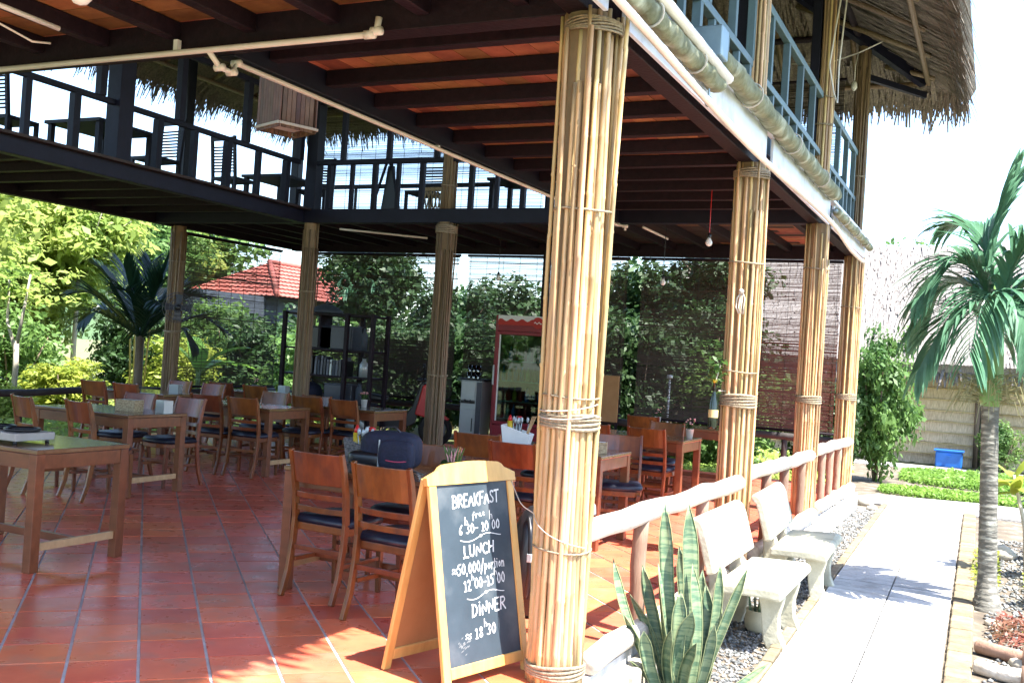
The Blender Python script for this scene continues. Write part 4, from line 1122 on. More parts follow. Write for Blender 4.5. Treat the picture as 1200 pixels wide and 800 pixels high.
for k, px_ in enumerate((-4, -2, .6, 1.7, 2.6, 3.4)): log_mesh((px_, 0, 0), (px_, 0, .58), .04, 80 + k, .005, 4, 9).build('post', m_logdark, t, True)

# ------------------------------------------------------------------ blinds
def blind(p, q, z0, z1, lb, cover=.55, mat=None, seed=0, pitch=.019, top=.52, group='bamboo roll-down blinds'):
    p = Vector((*p, 0)); q = Vector((*q, 0)); L = (q - p).length
    t = thing('bamboo_blind', ((p + q) / 2 + Vector((0, 0, z1))), lb, 'blind', group, math.atan2(q.y - p.y, q.x - p.x))
    rr = random.Random(seed); b_ = MB(); z = -.03; band = .5
    while z > z0 - z1 + .02:
        if rr.random() < .18: band = rr.uniform(.25, .9)
        fz = min(1, max(0, (-z - .55) / .9)); cv = top + (cover - top) * fz
        th = pitch * min(.92, cv * (.55 + .9 * band) * rr.uniform(.7, 1.3))
        nseg = 3; sag = [rr.uniform(-.003, .003) for _ in range(nseg + 1)]
        pts = [(-L / 2 + L * k / nseg, rr.uniform(-.003, .003), z + sag[k]) for k in range(nseg + 1)]
        vs = []; fs = []
        for k, pt in enumerate(pts):
            vs += [(pt[0], pt[1] - .003, pt[2] - th / 2), (pt[0], pt[1] + .003, pt[2] - th / 2), (pt[0], pt[1] + .003, pt[2] + th / 2), (pt[0], pt[1] - .003, pt[2] + th / 2)]
        for k in range(nseg):
            for m_ in range(4): fs.append((4 * k + m_, 4 * k + (m_ + 1) % 4, 4 * k + 4 + (m_ + 1) % 4, 4 * k + 4 + m_))
        b_.add(vs, fs); z -= pitch
    o = b_.build('slats', mat or m_blind, t); o['kind'] = 'stuff'
    n = max(2, int(L / .28))
    for k in range(n + 1):
        x_ = -L / 2 + .04 + (L - .08) * k / n
        MB().beam((x_, -.006, 0), (x_, -.006, z0 - z1), .006, .004, (1, 0, 0)).build('cord', m_blind, t)
    MB().tube([(-L / 2 - .02, 0, 0), (L / 2 + .02, 0, 0)], .022, 8).build('head_pole', m_darkwood, t, True)
    MB().tube([(-L / 2 - .02, 0, z0 - z1), (L / 2 + .02, 0, z0 - z1)], .018, 8).build('bottom_pole', m_darkwood, t, True)
blind((-11.05, 14.62), (-7.97, 14.62), .7, 3.07, 'bamboo blind behind the bookshelf, left of the bright vertical gap', .66, seed=1)
blind((-7.80, 14.62), (-5.08, 14.62), .7, 3.07, 'bamboo blind behind the fridge and water dispenser', .66, seed=2)
blind((-4.86, 14.62), (-3.12, 14.62), .7, 3.07, 'bamboo blind right of the nearest column with greenery behind', .66, seed=3)
blind((-3.06, 14.62), (-2.0, 14.62), .7, 3.07, 'reddish bamboo blind between the second and third columns', .8, m_blind_red, seed=4)
blind((-11.36, 11.9), (-11.36, 14.35), .7, 3.07, 'bamboo blind on the left side before the red tiled roof', .5, seed=5)
blind((-10.9, 14.62), (-6.55, 14.62), FZ + .1, 5.6, 'upstairs bamboo blind behind the folded easel', .5, seed=6)
blind((-6.3, 14.62), (-2.1, 14.62), FZ + .1, 5.6, 'upstairs bamboo blind right of the bamboo post', .42, seed=7)

# ------------------------------------------------------------------ awning rolls, cables, pipes, bulbs
def canvas_roll(p, q, r, seed, sag=.0):
    rr = random.Random(seed); p = Vector(p); q = Vector(q); n = 70; k_ = 16; vs = []; fs = []
    t_ = (q - p).normalized(); u = Vector((0, 0, 1)); u = (u - t_ * u.dot(t_)).normalized(); w = t_.cross(u)
    ph = [rr.uniform(0, 6.28) for _ in range(4)]
    for i in range(n + 1):
        f_ = i / n; c_ = p + (q - p) * f_ - Vector((0, 0, sag * sin(pi * f_)))
        end = .72 if i in (0, n) else 1
        for k in range(k_):
            a = 2 * pi * k / k_
            rad = r * end * (1 + .07 * sin(a * 3 + f_ * 46 + ph[0]) + .06 * sin(a * 2 - f_ * 71 + ph[1]) + .04 * sin(f_ * 130 + a + ph[2]))
            vs.append(c_ + (u * cos(a) + w * sin(a)) * rad)
    for i in range(n):
        for k in range(k_): fs.append((i * k_ + k, i * k_ + (k + 1) % k_, (i + 1) * k_ + (k + 1) % k_, (i + 1) * k_ + k))
    fs += [tuple(range(k_ - 1, -1, -1)), tuple(range(n * k_, (n + 1) * k_))]
    return MB().add(vs, fs)
def awning(y0, y1, z, r, lb, seed, x=-1.62):
    t = thing('rolled_awning', (x, y0, z), lb, 'awning', 'rolled canvas awnings on the upper floor edge')
    canvas_roll((0, 0, 0), (0, y1 - y0, 0), r, seed).build('canvas', m_canvas, t, True)
    MB().tube([(0, -.06, 0), (0, y1 - y0 + .06, 0)], .02, 8).build('roller_tube', m_metal, t, True)
    L_ = y1 - y0
    for k in range(3):
        yy = L_ * (.2 + .3 * k)
        MB().tube([(0 + (r + .012) * cos(a), yy, (r + .012) * sin(a)) for a in [2 * pi * j / 14 for j in range(15)]], .006, 5, False).build('tie', m_cord, t)
    for yy in (.12, L_ - .15):
        MB().box((-.07, yy, .02), (.12, .03, .04)).build('bracket', m_metal, t)
    return t
a1 = awning(3.4, 6.12, 3.215, .055, 'rolled green-tan canvas awning nearest to us, above the sunlit edge', 1)
MB().tube([(.04, 0.3, .11), (.05, 2.75, .05)], .032, 10).build('pull_pole', m_pvc, a1, True)
MB().tube([(0, 2.5, -.07), (0, 2.5, -.12)], .006, 6).build('hook', m_metal, a1)
MB().tube([(.018 * cos(a), 2.5, -.145 + .03 * sin(a)) for a in [2 * pi * k / 12 for k in range(13)]], .005, 5, False).build('hook_ring', m_metal, a1)
a2 = awning(5.95, 11.1, 3.385, .072, 'long rolled canvas awning with a metal end box, middle of three', 2)
bx = MB().box((0, -.06, .02), (.17, .16, .18)); bx.build('end_box', m_metal, a2, bevel=0.008)
MB().lathe([(.028, 0), (.028, .02)], 12).build('end_knob', m_black, a2).rotation_euler = (0, radians(90), 0)
a3 = awning(11.2, 14.4, 3.24, .045, 'thin rolled canvas awning furthest along the eave', 3)
t = thing('white_hose', (-1.6, 3.5, 3.0), 'sagging white hose along the lower edge of the white fascia', 'hose')
pts = [(0, 0, .12), (0, 1.0, .10), (0, 2.0, .06), (0, 3.4, .02), (0, 4.6, .03), (.0, 6.2, .06), (.02, 7.4, .04), (.04, 8.4, -.07), (.06, 9.6, -.1), (.04, 10.7, .08)]
sm = []
for k in range(len(pts) - 1):
    for q in range(5):
        f_ = q / 5; a, c_ = Vector(pts[k]), Vector(pts[k + 1]); sm.append(a + (c_ - a) * f_)
sm.append(Vector(pts[-1]))
for it in range(3): sm = [sm[0]] + [(sm[i - 1] + sm[i] * 2 + sm[i + 1]) / 4 for i in range(1, len(sm) - 1)] + [sm[-1]]
MB().tube(sm, .022, 8).build('hose', m_pvc, t, True)
def pipe(pts, r, lb, clips=()):
    t = thing('white_pipe', pts[0], lb, 'pipe'); o = Vector(pts[0])
    MB().tube([Vector(p) - o for p in pts], r, 10).build('tube', m_pvc, t, True)
    for p in pts[1:-1]: MB().tube([Vector(p) - o - Vector((.03, 0, 0)), Vector(p) - o + Vector((.03, 0, 0))], r * 1.35, 10).build('elbow', m_pvc, t, True)
    for c_ in clips:
        c_ = Vector(c_) - o
        MB().box(c_ + Vector((0, 0, .035)), (.03, .03, .08)).build('clip', m_white, t)
pipe([(-6.6, 4.40, 3.10), (-2.97, 4.34, 3.085), (-2.93, 4.34, 3.10), (-2.92, 4.34, 3.17)], .017, 'white pipe running across the near ceiling beam to an elbow', [(-4.3, 4.38, 3.095)])
pipe([(-4.05, 4.36, 3.09), (-4.05, 4.46, 3.02), (-4.05, 4.56, 3.02), (-4.07, 4.62, 3.09), (-4.08, 11.25, 3.10), (-4.0, 11.3, 3.09), (-4.0, 11.3, 3.04)], .016, 'long white pipe running back beneath the right gallery', [(-4.08, 7, 3.1), (-4.08, 9.3, 3.1)])
pipe([(-3.83, 11.45, 3.10), (-3.85, 12.5, 3.10)], .015, 'short white pipe under the back gallery left of a hanging bulb')
pipe([(-8.15, 11.5, 3.07), (-7.3, 12.4, 3.07)], .014, 'thin pale batten lamp under the back gallery above the bookshelf')
def bulb(x, y, z, zc, lb, r=.033):
    t = thing('hanging_bulb', (x, y, z), lb, 'light bulb', 'bare bulbs hanging from the ceiling')
    pr = [(.004, -r), (r * .55, -r * .84), (r * .9, -r * .4), (r, 0), (r * .9, r * .45), (r * .6, r * 1.0), (.016, r * 1.45)]
    MB().lathe(pr, 16).build('glass_globe', m_bulb, t, True)
    MB().lathe([(.018, r * 1.4), (.02, r * 1.9), (.017, r * 2.6), (.006, r * 2.9)], 12).build('socket', m_black, t, True)
    MB().tube([(0, 0, r * 2.8), (0, 0, zc - z)], .004, 5).build('cable', m_ketchup if y < 11 else m_black, t)
bulb(-2.52, 9.5, 2.68, 3.28, 'bare bulb on a red cable, left of the second column')
bulb(-3.72, 12.0, 2.50, 3.28, 'bare bulb hanging lower before the green blind')
bulb(-3.49, 3.0, 2.88, 3.28, 'round white bulb cut by the top picture edge', .05)
bulb(-6.55, 13.2, 2.6, 3.28, 'small bulb hanging left of the fridge top')
t = thing('tube_lamp', (-4.45, 3.4, 3.02), 'white tube lamp with a loose wire in the top left corner', 'lamp')
MB().tube([(-.02, -.3, .03), (-.02, .32, .02)], .014, 8).build('tube', m_white, t, True)
MB().tube([(-.05, -.3, .0), (-.1, .0, -.03), (-.06, .2, -.08), (-.05, .3, -.06)], .006, 5).build('wire', m_pvc, t, True)
MB().box((-.02, -.31, .05), (.04, .03, .06)).build('holder', m_black, t)
# hanging bamboo lampshade: a slatted box hung in the void
t = thing('hanging_lampshade', (-5.02, 6.3, 3.1), 'square bamboo slat lampshade hanging in the open void', 'lampshade', None, radians(-22))
hs = .155; H_ = .5
for k in range(9):
    x_ = -hs + 2 * hs * k / 8
    for sy in (-1, 1): MB().box((x_, sy * hs, H_ / 2), (.034, .010, H_)).build('slat', M('stained_bamboo', (.16, .085, .05), .6, (.08, .04, .025), scale=8, objvar=.3), t)
    if 0 < k < 8:
        for sx in (-1, 1): MB().box((sx * hs, x_, H_ / 2 + .002), (.010, .034, H_)).build('slat', M('stained_bamboo', (.16, .085, .05)), t)
for z_ in (.03, H_ - .04):
    for sy in (-1, 1):
        MB().box((0, sy * (hs + .013), z_), (2 * hs + .04, .014, .02)).build('band', m_cord, t)
        MB().box((sy * (hs + .013), 0, z_ + .002), (.014, 2 * hs + .006, .02)).build('band', m_cord, t)
MB().box((0, 0, .05), (2 * hs - .02, 2 * hs - .02, .01)).build('diffuser', m_paper, t)
MB().tube([(0, 0, .05), (0, 0, 3.2)], .008, 5).build('cable', m_black, t)
# fan on the left column
t = thing('wall_fan', (-11.0, 11.6, 1.9), 'dark round wire-caged fan mounted on the left column', 'fan', None, radians(30))
for r_ in (.06, .12, .18, .22):
    MB().tube([(r_ * cos(a), -.1, r_ * sin(a)) for a in [2 * pi * k / 24 for k in range(25)]], .005, 5, False).build('cage_ring', m_darkgrey, t)
for k in range(12):
    a = 2 * pi * k / 12; MB().beam((.04 * cos(a), -.105, .04 * sin(a)), (.22 * cos(a), -.1, .22 * sin(a)), .005, .005, (0, 1, 0)).build('cage_spoke', m_darkgrey, t)
for k in range(4):
    a = 2 * pi * k / 4; MB().ext([(.03, -.03), (.19, -.07), (.2, .05), (.04, .03)], (0, -.07, 0), (cos(a), 0, sin(a)), (-sin(a), .3, cos(a)), (0, 1, 0), .004).build('blade', m_darkgrey, t)
o = MB().lathe([(.05, -.06), (.06, 0), (.05, .08)], 14).build('motor', m_black, t, True); o.rotation_euler = (radians(90), 0, 0)
MB().beam((0, .02, 0), (-.1, .12, -.05), .04, .04).build('bracket', m_black, t)

# ------------------------------------------------------------------ bookshelf and what stands on it
t = thing('bookshelf', (-9.2, 13.05, 0), 'dark red-brown open bookshelf against the bamboo blind', 'bookshelf')
BW, BD, BH = 1.62, .42, 1.98
for x_ in (-BW / 2, .35, BW / 2):
    for y_ in (-BD / 2, BD / 2): MB().box((x_, y_, BH / 2), (.06, .06, BH)).build('upright', m_darkwood, t, bevel=0.004)
for z_ in (.2, .62, 1.02, 1.42, BH - .03):
    MB().box((0, 0, z_), (BW - .01, BD - .01, .03)).build('shelf', m_darkwood, t, bevel=0.003)
MB().box((-.2, 0, 1.7), (.04, .3, .5)).build('divider', m_darkwood, t)
bk_cols = [m_bookpale, m_plaster, m_bookpale, m_navy, m_bookpale, m_silver, m_plaster, m_bookpale, m_darkgrey, m_bookpale]
rr = random.Random(12)
for i in range(11):
    w = rr.uniform(.025, .045); h = rr.uniform(.22, .3)
    b_ = thing('book', (-9.42 + i * .056, 12.98, 1.036), '', 'book', 'books on the middle shelf')
    b_['label'] = ['pale book leaning at the left end of the row', 'blue-grey book second from the left of the row', 'pale book third in the row beside a blue-grey one', 'navy-spined book in the row of pale ones', 'pale book right of the navy-spined one', 'whitest book near the middle of the row', 'blue-grey book right of the whitest one', 'pale book near the right of the row', 'dark grey book near the right end of the row', 'white book near the right end of the row', 'black book at the right end of the row'][i] + ' on the bookshelf'
    MB().box((0, 0, h / 2), (w, .18, h), 0, Matrix.Rotation(rr.uniform(-.12, .12) if i < 3 else .02, 3, 'Y')).build('cover', (bk_cols + [m_black])[i], b_)
    MB().box((0, -.092, h * .8), (w * .7, .003, h * .12)).build('spine_band', m_darkgrey, b_)
def carton(x, y, z, d, mat, lb, name='storage_box', cat='box'):
    t = thing(name, (x, y, z), lb, cat)
    MB().box((0, 0, d[2] / 2), d).build('body', mat, t, bevel=.01)
    MB().box((0, 0, d[2] + .008), (d[0] + .012, d[1] + .012, .018)).build('lid', mat, t, bevel=.005)
carton(-9.55, 13.05, 1.436, (.34, .26, .32), m_black, 'black box on the top shelf, left of the divider')
carton(-9.0, 13.05, 1.436, (.4, .26, .34), m_darkgrey, 'dark grey box on the top shelf, right of the divider')
carton(-9.62, 13.0, 1.036, (.3, .26, .26), m_black, 'black box left of the row of books')
carton(-9.0, 13.05, .636, (.5, .28, .26), m_darkgrey, 'dark grey box on the lower shelf')
t = thing('blue_bag', (-9.6, 13.0, .636), 'blue zipped bag slumped on the lower shelf', 'bag')
MB().lathe([(.12, 0), (.2, .03), (.22, .12), (.18, .22), (.08, .27)], 16).build('body', m_fabric, t, True); MB().tube([(-.1, 0, .24), (-.05, 0, .31), (.05, 0, .31), (.1, 0, .24)], .01, 6).build('handle', m_fabric, t, True)
t = thing('plastic_bag', (-9.35, 13.0, BH + .0), 'pale grey plastic bundle on top of the bookshelf', 'bundle')
MB().lathe([(.26, 0), (.24, .03), (.17, .09), (.08, .125), (.02, .13)], 18).build('cover', m_plaster, t, True); MB().lathe([(.03, .12), (.012, .15), (.035, .18)], 10).build('knot', m_plaster, t, True)
for x, z, h_, r_, mt, lb in ((-8.62, 1.436, .36, .05, m_plaster, 'tall pale bottle in the top right compartment'), (-8.6, 1.036, .3, .07, m_silver, 'silver canister in the middle right compartment'), (-8.66, .636, .32, .05, m_plaster, 'blue-grey flask in the lower right compartment'), (-9.8, 1.436, .2, .04, m_white, 'small white jar on the top shelf beside the upright')):
    t = thing('shelf_bottle', (x, 12.98, z), lb + ' of the bookshelf' if 'compartment' in lb else lb, 'bottle')
    MB().lathe([(r_, 0), (r_, h_ * .65), (r_ * .45, h_ * .8), (r_ * .4, h_ * .93)], 14).build('body', mt, t, True); MB().lathe([(r_ * .5, h_ * .93), (r_ * .5, h_)], 12).build('cap', m_black, t, True)

# ------------------------------------------------------------------ drinks fridge
t = thing('drinks_fridge', (-6.38, 14.05, 0), 'tall maroon glass-door drinks fridge half behind the nearest column', 'fridge')
FW, FD, FH = .86, .62, 2.1
MB().box((0, FD / 2 - .02, FH / 2 + .05), (FW, .04, FH - .1)).build('back_panel', m_redpaint, t)
for sx in (-1, 1): MB().box((sx * (FW / 2 - .02), -.02, FH / 2 + .05), (.04, FD - .05, FH - .1)).build('side_panel', m_redpaint, t, bevel=.006)
MB().box((0, -.02, .26), (FW - .085, FD - .05, .4)).build('base', m_redpaint, t)
MB().box((0, -.02, 1.98), (FW - .085, FD - .05, .23)).build('header', m_redpaint, t)
MB().box((0, -FD / 2 - .0, 2.055), (FW - .09, .03, .085)).build('header_strip', m_white, t)
# header art: white strip, red wave, round red badge with a white wave
pts = [(-.38, 0)]
for k in range(25): pts.append((-.38 + .76 * k / 24, .075 + .02 * sin(k * 1.15)))
pts.append((.38, 0)); MB().ext(pts, (0, -FD / 2 - .016, 1.955), (1, 0, 0), (0, 0, 1), (0, -1, 0), .004).build('header_wave', m_redplastic, t)
MB().ext([(.085 * cos(a), .085 * sin(a)) for a in [2 * pi * k / 24 for k in range(24)]], (.27, -FD / 2 - .021, 2.0), (1, 0, 0), (0, 0, 1), (0, -1, 0), .006).build('badge', m_redplastic, t)
pts = [(-.06 + .12 * k / 12, .012 * sin(k)) for k in range(13)]; pts += [(.06 - .12 * k / 12, -.014 + .012 * sin(12 - k)) for k in range(13)]
MB().ext(pts, (.27, -FD / 2 - .0275, 2.005), (1, 0, 0), (0, 0, 1), (0, -1, 0), .002).build('badge_wave', m_white, t)
for sx in (-1, 1): MB().box((sx * (FW / 2 - .055), -FD / 2 + .0, 1.165), (.05, .04, 1.38)).build('door_frame', m_redpaint, t, bevel=.005)
for z_ in (.495, 1.835): MB().box((0, -FD / 2 + .0, z_), (FW - .162, .04, .05)).build('door_frame', m_redpaint, t, bevel=.005)
MB().box((-FW / 2 + .092, -FD / 2 - .0, 1.165), (.02, .02, 1.28)).build('light_strip', m_white, t)
MB().box((0, -FD / 2 + .003, 1.165), (FW - .165, .012, 1.285)).build('door_glass', m_doorglass, t)
MB().box((-FW / 2 + .03, -FD / 2 - .04, 1.2), (.022, .03, .3)).build('handle', m_silver, t, bevel=.005)
for z_ in (.56, .82, 1.12, 1.42): MB().box((0, .0, z_), (FW - .1, FD - .14, .012)).build('shelf', m_silver, t)
for sx in (-1, 1):
    for sy in (-1, 1): MB().box((sx * .36, sy * .24, .03), (.06, .06, .06)).build('foot', m_black, t)
rr = random.Random(8)
lbs = {0: 'bottom', 1: 'second', 2: 'third', 3: 'top'}
for si, z_ in enumerate((.567, .827, 1.127, 1.427)):
    for k in range(7):
        cn_, mt = rr.choice([('green', m_leaf_d), ('red', m_redplastic), ('silver', m_silver), ('blue', m_blue), ('yellow', m_mustard)])
        d_ = thing('drink_bottle', (-6.38 - .3 + k * .1, 13.85, z_), cn_ + ' drink bottle, ' + ('first', 'second', 'third', 'fourth', 'fifth', 'sixth', 'seventh')[k] + ' from the left on the ' + lbs[si] + ' fridge shelf', 'bottle', 'drinks on the ' + lbs[si] + ' fridge shelf')
        MB().lathe([(.03, 0), (.031, .12), (.012, .17), (.012, .2), (.014, .2), (.014, .215)], 9).build('body', mt, d_, True)

# water dispenser
t = thing('water_dispenser', (-7.2, 14.0, 0), 'silver water dispenser cabinet between the inner column and the fridge', 'water dispenser')
MB().box((0, .0, .55), (.36, .34, 1.08)).build('cabinet', m_silver, t, bevel=.012)
MB().box((.135, -.172, .55), (.085, .008, 1.04)).build('side_strip', m_darkgrey, t)
MB().box((-.045, -.178, .93), (.24, .016, .28)).build('upper_door', m_silver, t, bevel=.012)
MB().box((-.045, -.176, .76), (.24, .012, .045)).build('tap_recess', m_black, t)
for sx in (-.09, 0): MB().tube([(sx - .0, -.18, .79), (sx, -.21, .77), (sx, -.21, .745)], .01, 7).build('tap', m_black, t, True)
MB().box((-.045, -.178, .38), (.24, .014, .55)).build('lower_door', m_silver, t, bevel=.008)
MB().box((.05, -.19, .42), (.012, .014, .2)).build('handle', m_black, t)
MB().box((0, 0, .008), (.3, .28, .016)).build('foot', m_black, t)
MB().box((0, 0, 1.105), (.4, .36, .02)).build('tray', m_black, t, bevel=.006)
for k, (x_, y_) in enumerate([(-.1, -.08), (-.02, -.08), (.06, -.08), (-.06, .02), (.02, .02)]):
    w_ = ('front left', 'front middle', 'front right', 'back left', 'back right')[k]
    glass(-7.2 + x_, 14.0 + y_, 'lower tumbler of the ' + w_ + ' stack on the water dispenser', .1, .034, 1.116, 'tumblers stacked on the water dispenser')
    glass(-7.2 + x_ * .9, 14.0 + y_, 'upper tumbler of the ' + w_ + ' stack on the water dispenser', .1, .033, 1.218, 'tumblers stacked on the water dispenser')

# scooter parked at the back
t = thing('scooter', (-8.45, 13.75, 0), 'red and black motor scooter parked indoors by the inner column', 'scooter', None, radians(-62))
for y_ in (-.62, .62):
    b_ = MB(); vs = []; fs = []
    for k in range(24):
        a = 2 * pi * k / 24
        for j in range(8):
            c_ = 2 * pi * j / 8; R_ = .22 + .05 * cos(c_); vs.append((.045 * sin(c_), y_ + R_ * cos(a), .27 + R_ * sin(a)))
    for k in range(24):
        for j in range(8): fs.append((k * 8 + j, k * 8 + (j + 1) % 8, ((k + 1) % 24) * 8 + (j + 1) % 8, ((k + 1) % 24) * 8 + j))
    w_ = b_.add(vs, fs).build('wheel', m_rubber, t, True)
    o = MB().lathe([(.03, -.03), (.17, -.02), (.17, .02), (.03, .03)], 16).build('rim', m_silver, w_, True); o.rotation_euler = (0, radians(90), 0); o.location = (0, y_, .27)
MB().ext([(-.35, .28), (.1, .25), (.3, .35), (.38, .7), (.46, .98), (.36, 1.0), (.24, .62), (.1, .42), (-.2, .45), (-.3, .62), (-.75, .66), (-.82, .55), (-.6, .42)], (-.09, 0, 0), (0, 1, 0), (0, 0, 1), (1, 0, 0), .18).build('body', m_black, t, bevel=.02)
MB().ext([(.26, .5), (.42, .46), (.52, .8), (.44, 1.0), (.36, .95)], (-.17, .03, 0), (0, 1, 0), (0, 0, 1), (1, 0, 0), .34).build('front_shield', m_redplastic, t, bevel=.02)
MB().ext([(-.85, .5), (-.3, .42), (-.25, .58), (-.8, .68)], (-.14, 0, 0), (0, 1, 0), (0, 0, 1), (1, 0, 0), .28).build('side_fairing', m_redplastic, t, bevel=.02)
MB().ext([(-.8, .70), (-.15, .66), (-.12, .74), (-.4, .78), (-.82, .8)], (-.13, 0, 0), (0, 1, 0), (0, 0, 1), (1, 0, 0), .26).build('seat', m_black, t, bevel=.03)
MB().tube([(-.34, .3, 1.04), (-.15, .42, 1.04), (.15, .42, 1.04), (.34, .3, 1.04)], .02, 8).build('handlebar', m_black, t, True)
for sx in (-1, 1):
    MB().tube([(sx * .2, .4, 1.05), (sx * .26, .4, 1.2)], .008, 6).build('mirror_stem', m_black, t)
    o = MB().lathe([(.0, 0), (.05, .005), (.05, .02)], 12).build('mirror', m_black, t, True); o.rotation_euler = (radians(90), 0, 0); o.location = (sx * .27, .4, 1.24)
o = MB().lathe([(.09, 0), (.08, .04), (.04, .06)], 16).build('headlight', m_white, t, True); o.rotation_euler = (radians(-90), 0, 0); o.location = (0, .5, .92)
MB().tube([(0, .42, 1.0), (0, .62, .3)], .03, 8).build('fork', m_silver, t, True)
MB().ext([(.42, .5), (.62, .58), (.84, .45), (.8, .42), (.62, .5)], (-.07, 0, 0), (0, 1, 0), (0, 0, 1), (1, 0, 0), .14).build('mudguard', m_redplastic, t, bevel=.01)
# plain board behind the right tables
t = thing('notice_board', (-5.22, 14.28, .62), 'plain brown board standing on the back rail beside the bright gap', 'board')
MB().box((0, 0, .34), (.44, .03, .68)).build('panel', m_ply, t)
for sx in (-1, 1): MB().box((sx * .2, .026, .05), (.04, .02, 1.1)).build('leg', m_darkwood, t)
# wine bottle planter hung at the second column
t = thing('bottle_planter', (-1.98, 7.9, 1.03), 'dark wine bottle hung as a planter on the second column, green sprig on top', 'bottle planter')
MB().lathe([(.036, 0), (.038, .02), (.038, .2), (.015, .28), (.014, .36), (.016, .36), (.016, .38)], 16).build('bottle', m_bottle, t, True)
MB().lathe([(.0392, .09), (.0392, .15)], 16, cap=False).build('label', m_label, t, True)
MB().lathe([(.017, .36), (.017, .385)], 12).build('neck_foil', m_mustard, t, True)
rg = np.random.default_rng(9); n = 60
C = np.stack([rg.normal(0, .035, n), rg.normal(0, .03, n), .36 + rg.uniform(0, .2, n)], 1); N = rg.normal(size=(n, 3)) + [0, 0, .6]; N /= np.linalg.norm(N, axis=1)[:, None]
V, F = leaf_quads(C, N, rg.uniform(.04, .08, n), rg.uniform(.025, .04, n), rg)
o = ob('foliage', npmesh('foliage', V, F, m_leaf_m), t); o['kind'] = 'stuff'
MB().tube([(0, 0, .35), (.03, .02, .5)], .004, 5).build('hanger', m_cord, t); MB().tube([(.03, .0, .3), (.1, .06, .3)], .004, 5).build('tie', m_cord, t)
# loose strings round the nearest column
t = thing('string', (-1.8, 4.48, 0), 'thin pale string tied from the sign to the nearest column', 'string')
def ringpts(r, a0, a1, z0, z1, n=14): return [(r * cos(a0 + (a1 - a0) * k / n), r * sin(a0 + (a1 - a0) * k / n), z0 + (z1 - z0) * k / n - .02 * sin(pi * k / n)) for k in range(n + 1)]
MB().tube(smooth([(-.33, .10, .885), (-.2, -.06, .80)] + ringpts(.142, radians(205), radians(340), .77, .64)), .0026, 5).build('string', m_cord, t, True)
MB().tube(smooth(ringpts(.145, radians(185), radians(350), 1.26, 1.30)), .0032, 5).build('string', m_cord, t, True)
MB().tube(smooth(ringpts(.147, radians(190), radians(345), 1.235, 1.25)), .0032, 5).build('string', m_cord, t, True)
t = thing('rope_knot', (-1.80, 7.86, 2.05), 'pale knotted rope bow hanging on the second column', 'rope')
for k in range(4):
    MB().tube([(.0, -.02, .06), (-.03 + .02 * k, -.035, .0), (-.035 + .02 * k, -.04, -.07), (-.01 + .012 * k, -.035, -.12)], .006, 5).build('strand', m_cord, t, True)
MB().lathe([(.006, -.02), (.02, -.008), (.02, .012), (.006, .022)], 8, (0, -.035, .05)).build('knot', m_cord, t, True)
t = thing('black_bag', (-2.40, 5.52, 0), 'upright black bag with a strap standing between the sign and the nearest column', 'bag')
MB().lathe([(.10, 0), (.125, .03), (.13, .3), (.115, .5), (.07, .6), (.03, .63)], 14).build('body', m_black, t, True)
MB().tube(smooth([(.0, -.09, .58), (.05, -.16, .5), (.06, -.17, .3), (.03, -.13, .12)]), .014, 6).build('strap', m_black, t, True)
MB().box((.055, -.17, .36), (.03, .02, .05)).build('buckle', m_silver, t, bevel=.004)
t = thing('walking_stick', (-1.93, 5.02, 0), 'walking stick with a curved silver handle leaning inside the log rail', 'walking stick')
MB().tube([(-.06, 0, 0), (0, .05, .66)], .011, 8).build('shaft', m_black, t, True)
MB().tube(smooth([(0, .05, .66), (.0, .06, .72), (.01, .10, .755), (.02, .14, .73), (.02, .15, .68)]), .015, 8).build('handle', m_silver, t, True)
# upstairs wire hanging on the far columns
t = thing('hanging_wire', (-1.74, 11.3, 5.4), 'white wire looped down the third column upstairs', 'wire')
MB().tube([(.03, 0, .5), (.04, -.05, .2), (.0, -.09, -.2), (-.04, -.1, -.6), (.02, -.1, -.9), (.06, -.08, -1.0), (.05, -.05, -.6), (.08, -.02, 0), (.1, .1, .6)], .009, 5).build('wire', m_pvc, t, True)
t = thing('hanging_wire', (-1.8, 14.3, 5.7), 'white wire and small bulb by the fourth column under the eave', 'wire')
MB().tube([(-1.0, .1, .1), (-.5, .05, .06), (-.1, -.03, .15), (.3, -.1, .3), (.35, -.1, .5)], .01, 5).build('wire', m_pvc, t, True)
MB().tube([(-.1, -.03, .15), (-.12, -.1, -.05), (-.12, -.1, -.25)], .008, 5).build('drop_wire', m_pvc, t, True)
MB().lathe([(.01, -.38), (.04, -.34), (.035, -.28), (.015, -.25)], 10, (-.12, -.1, 0)).build('bulb', m_bulb, t, True)

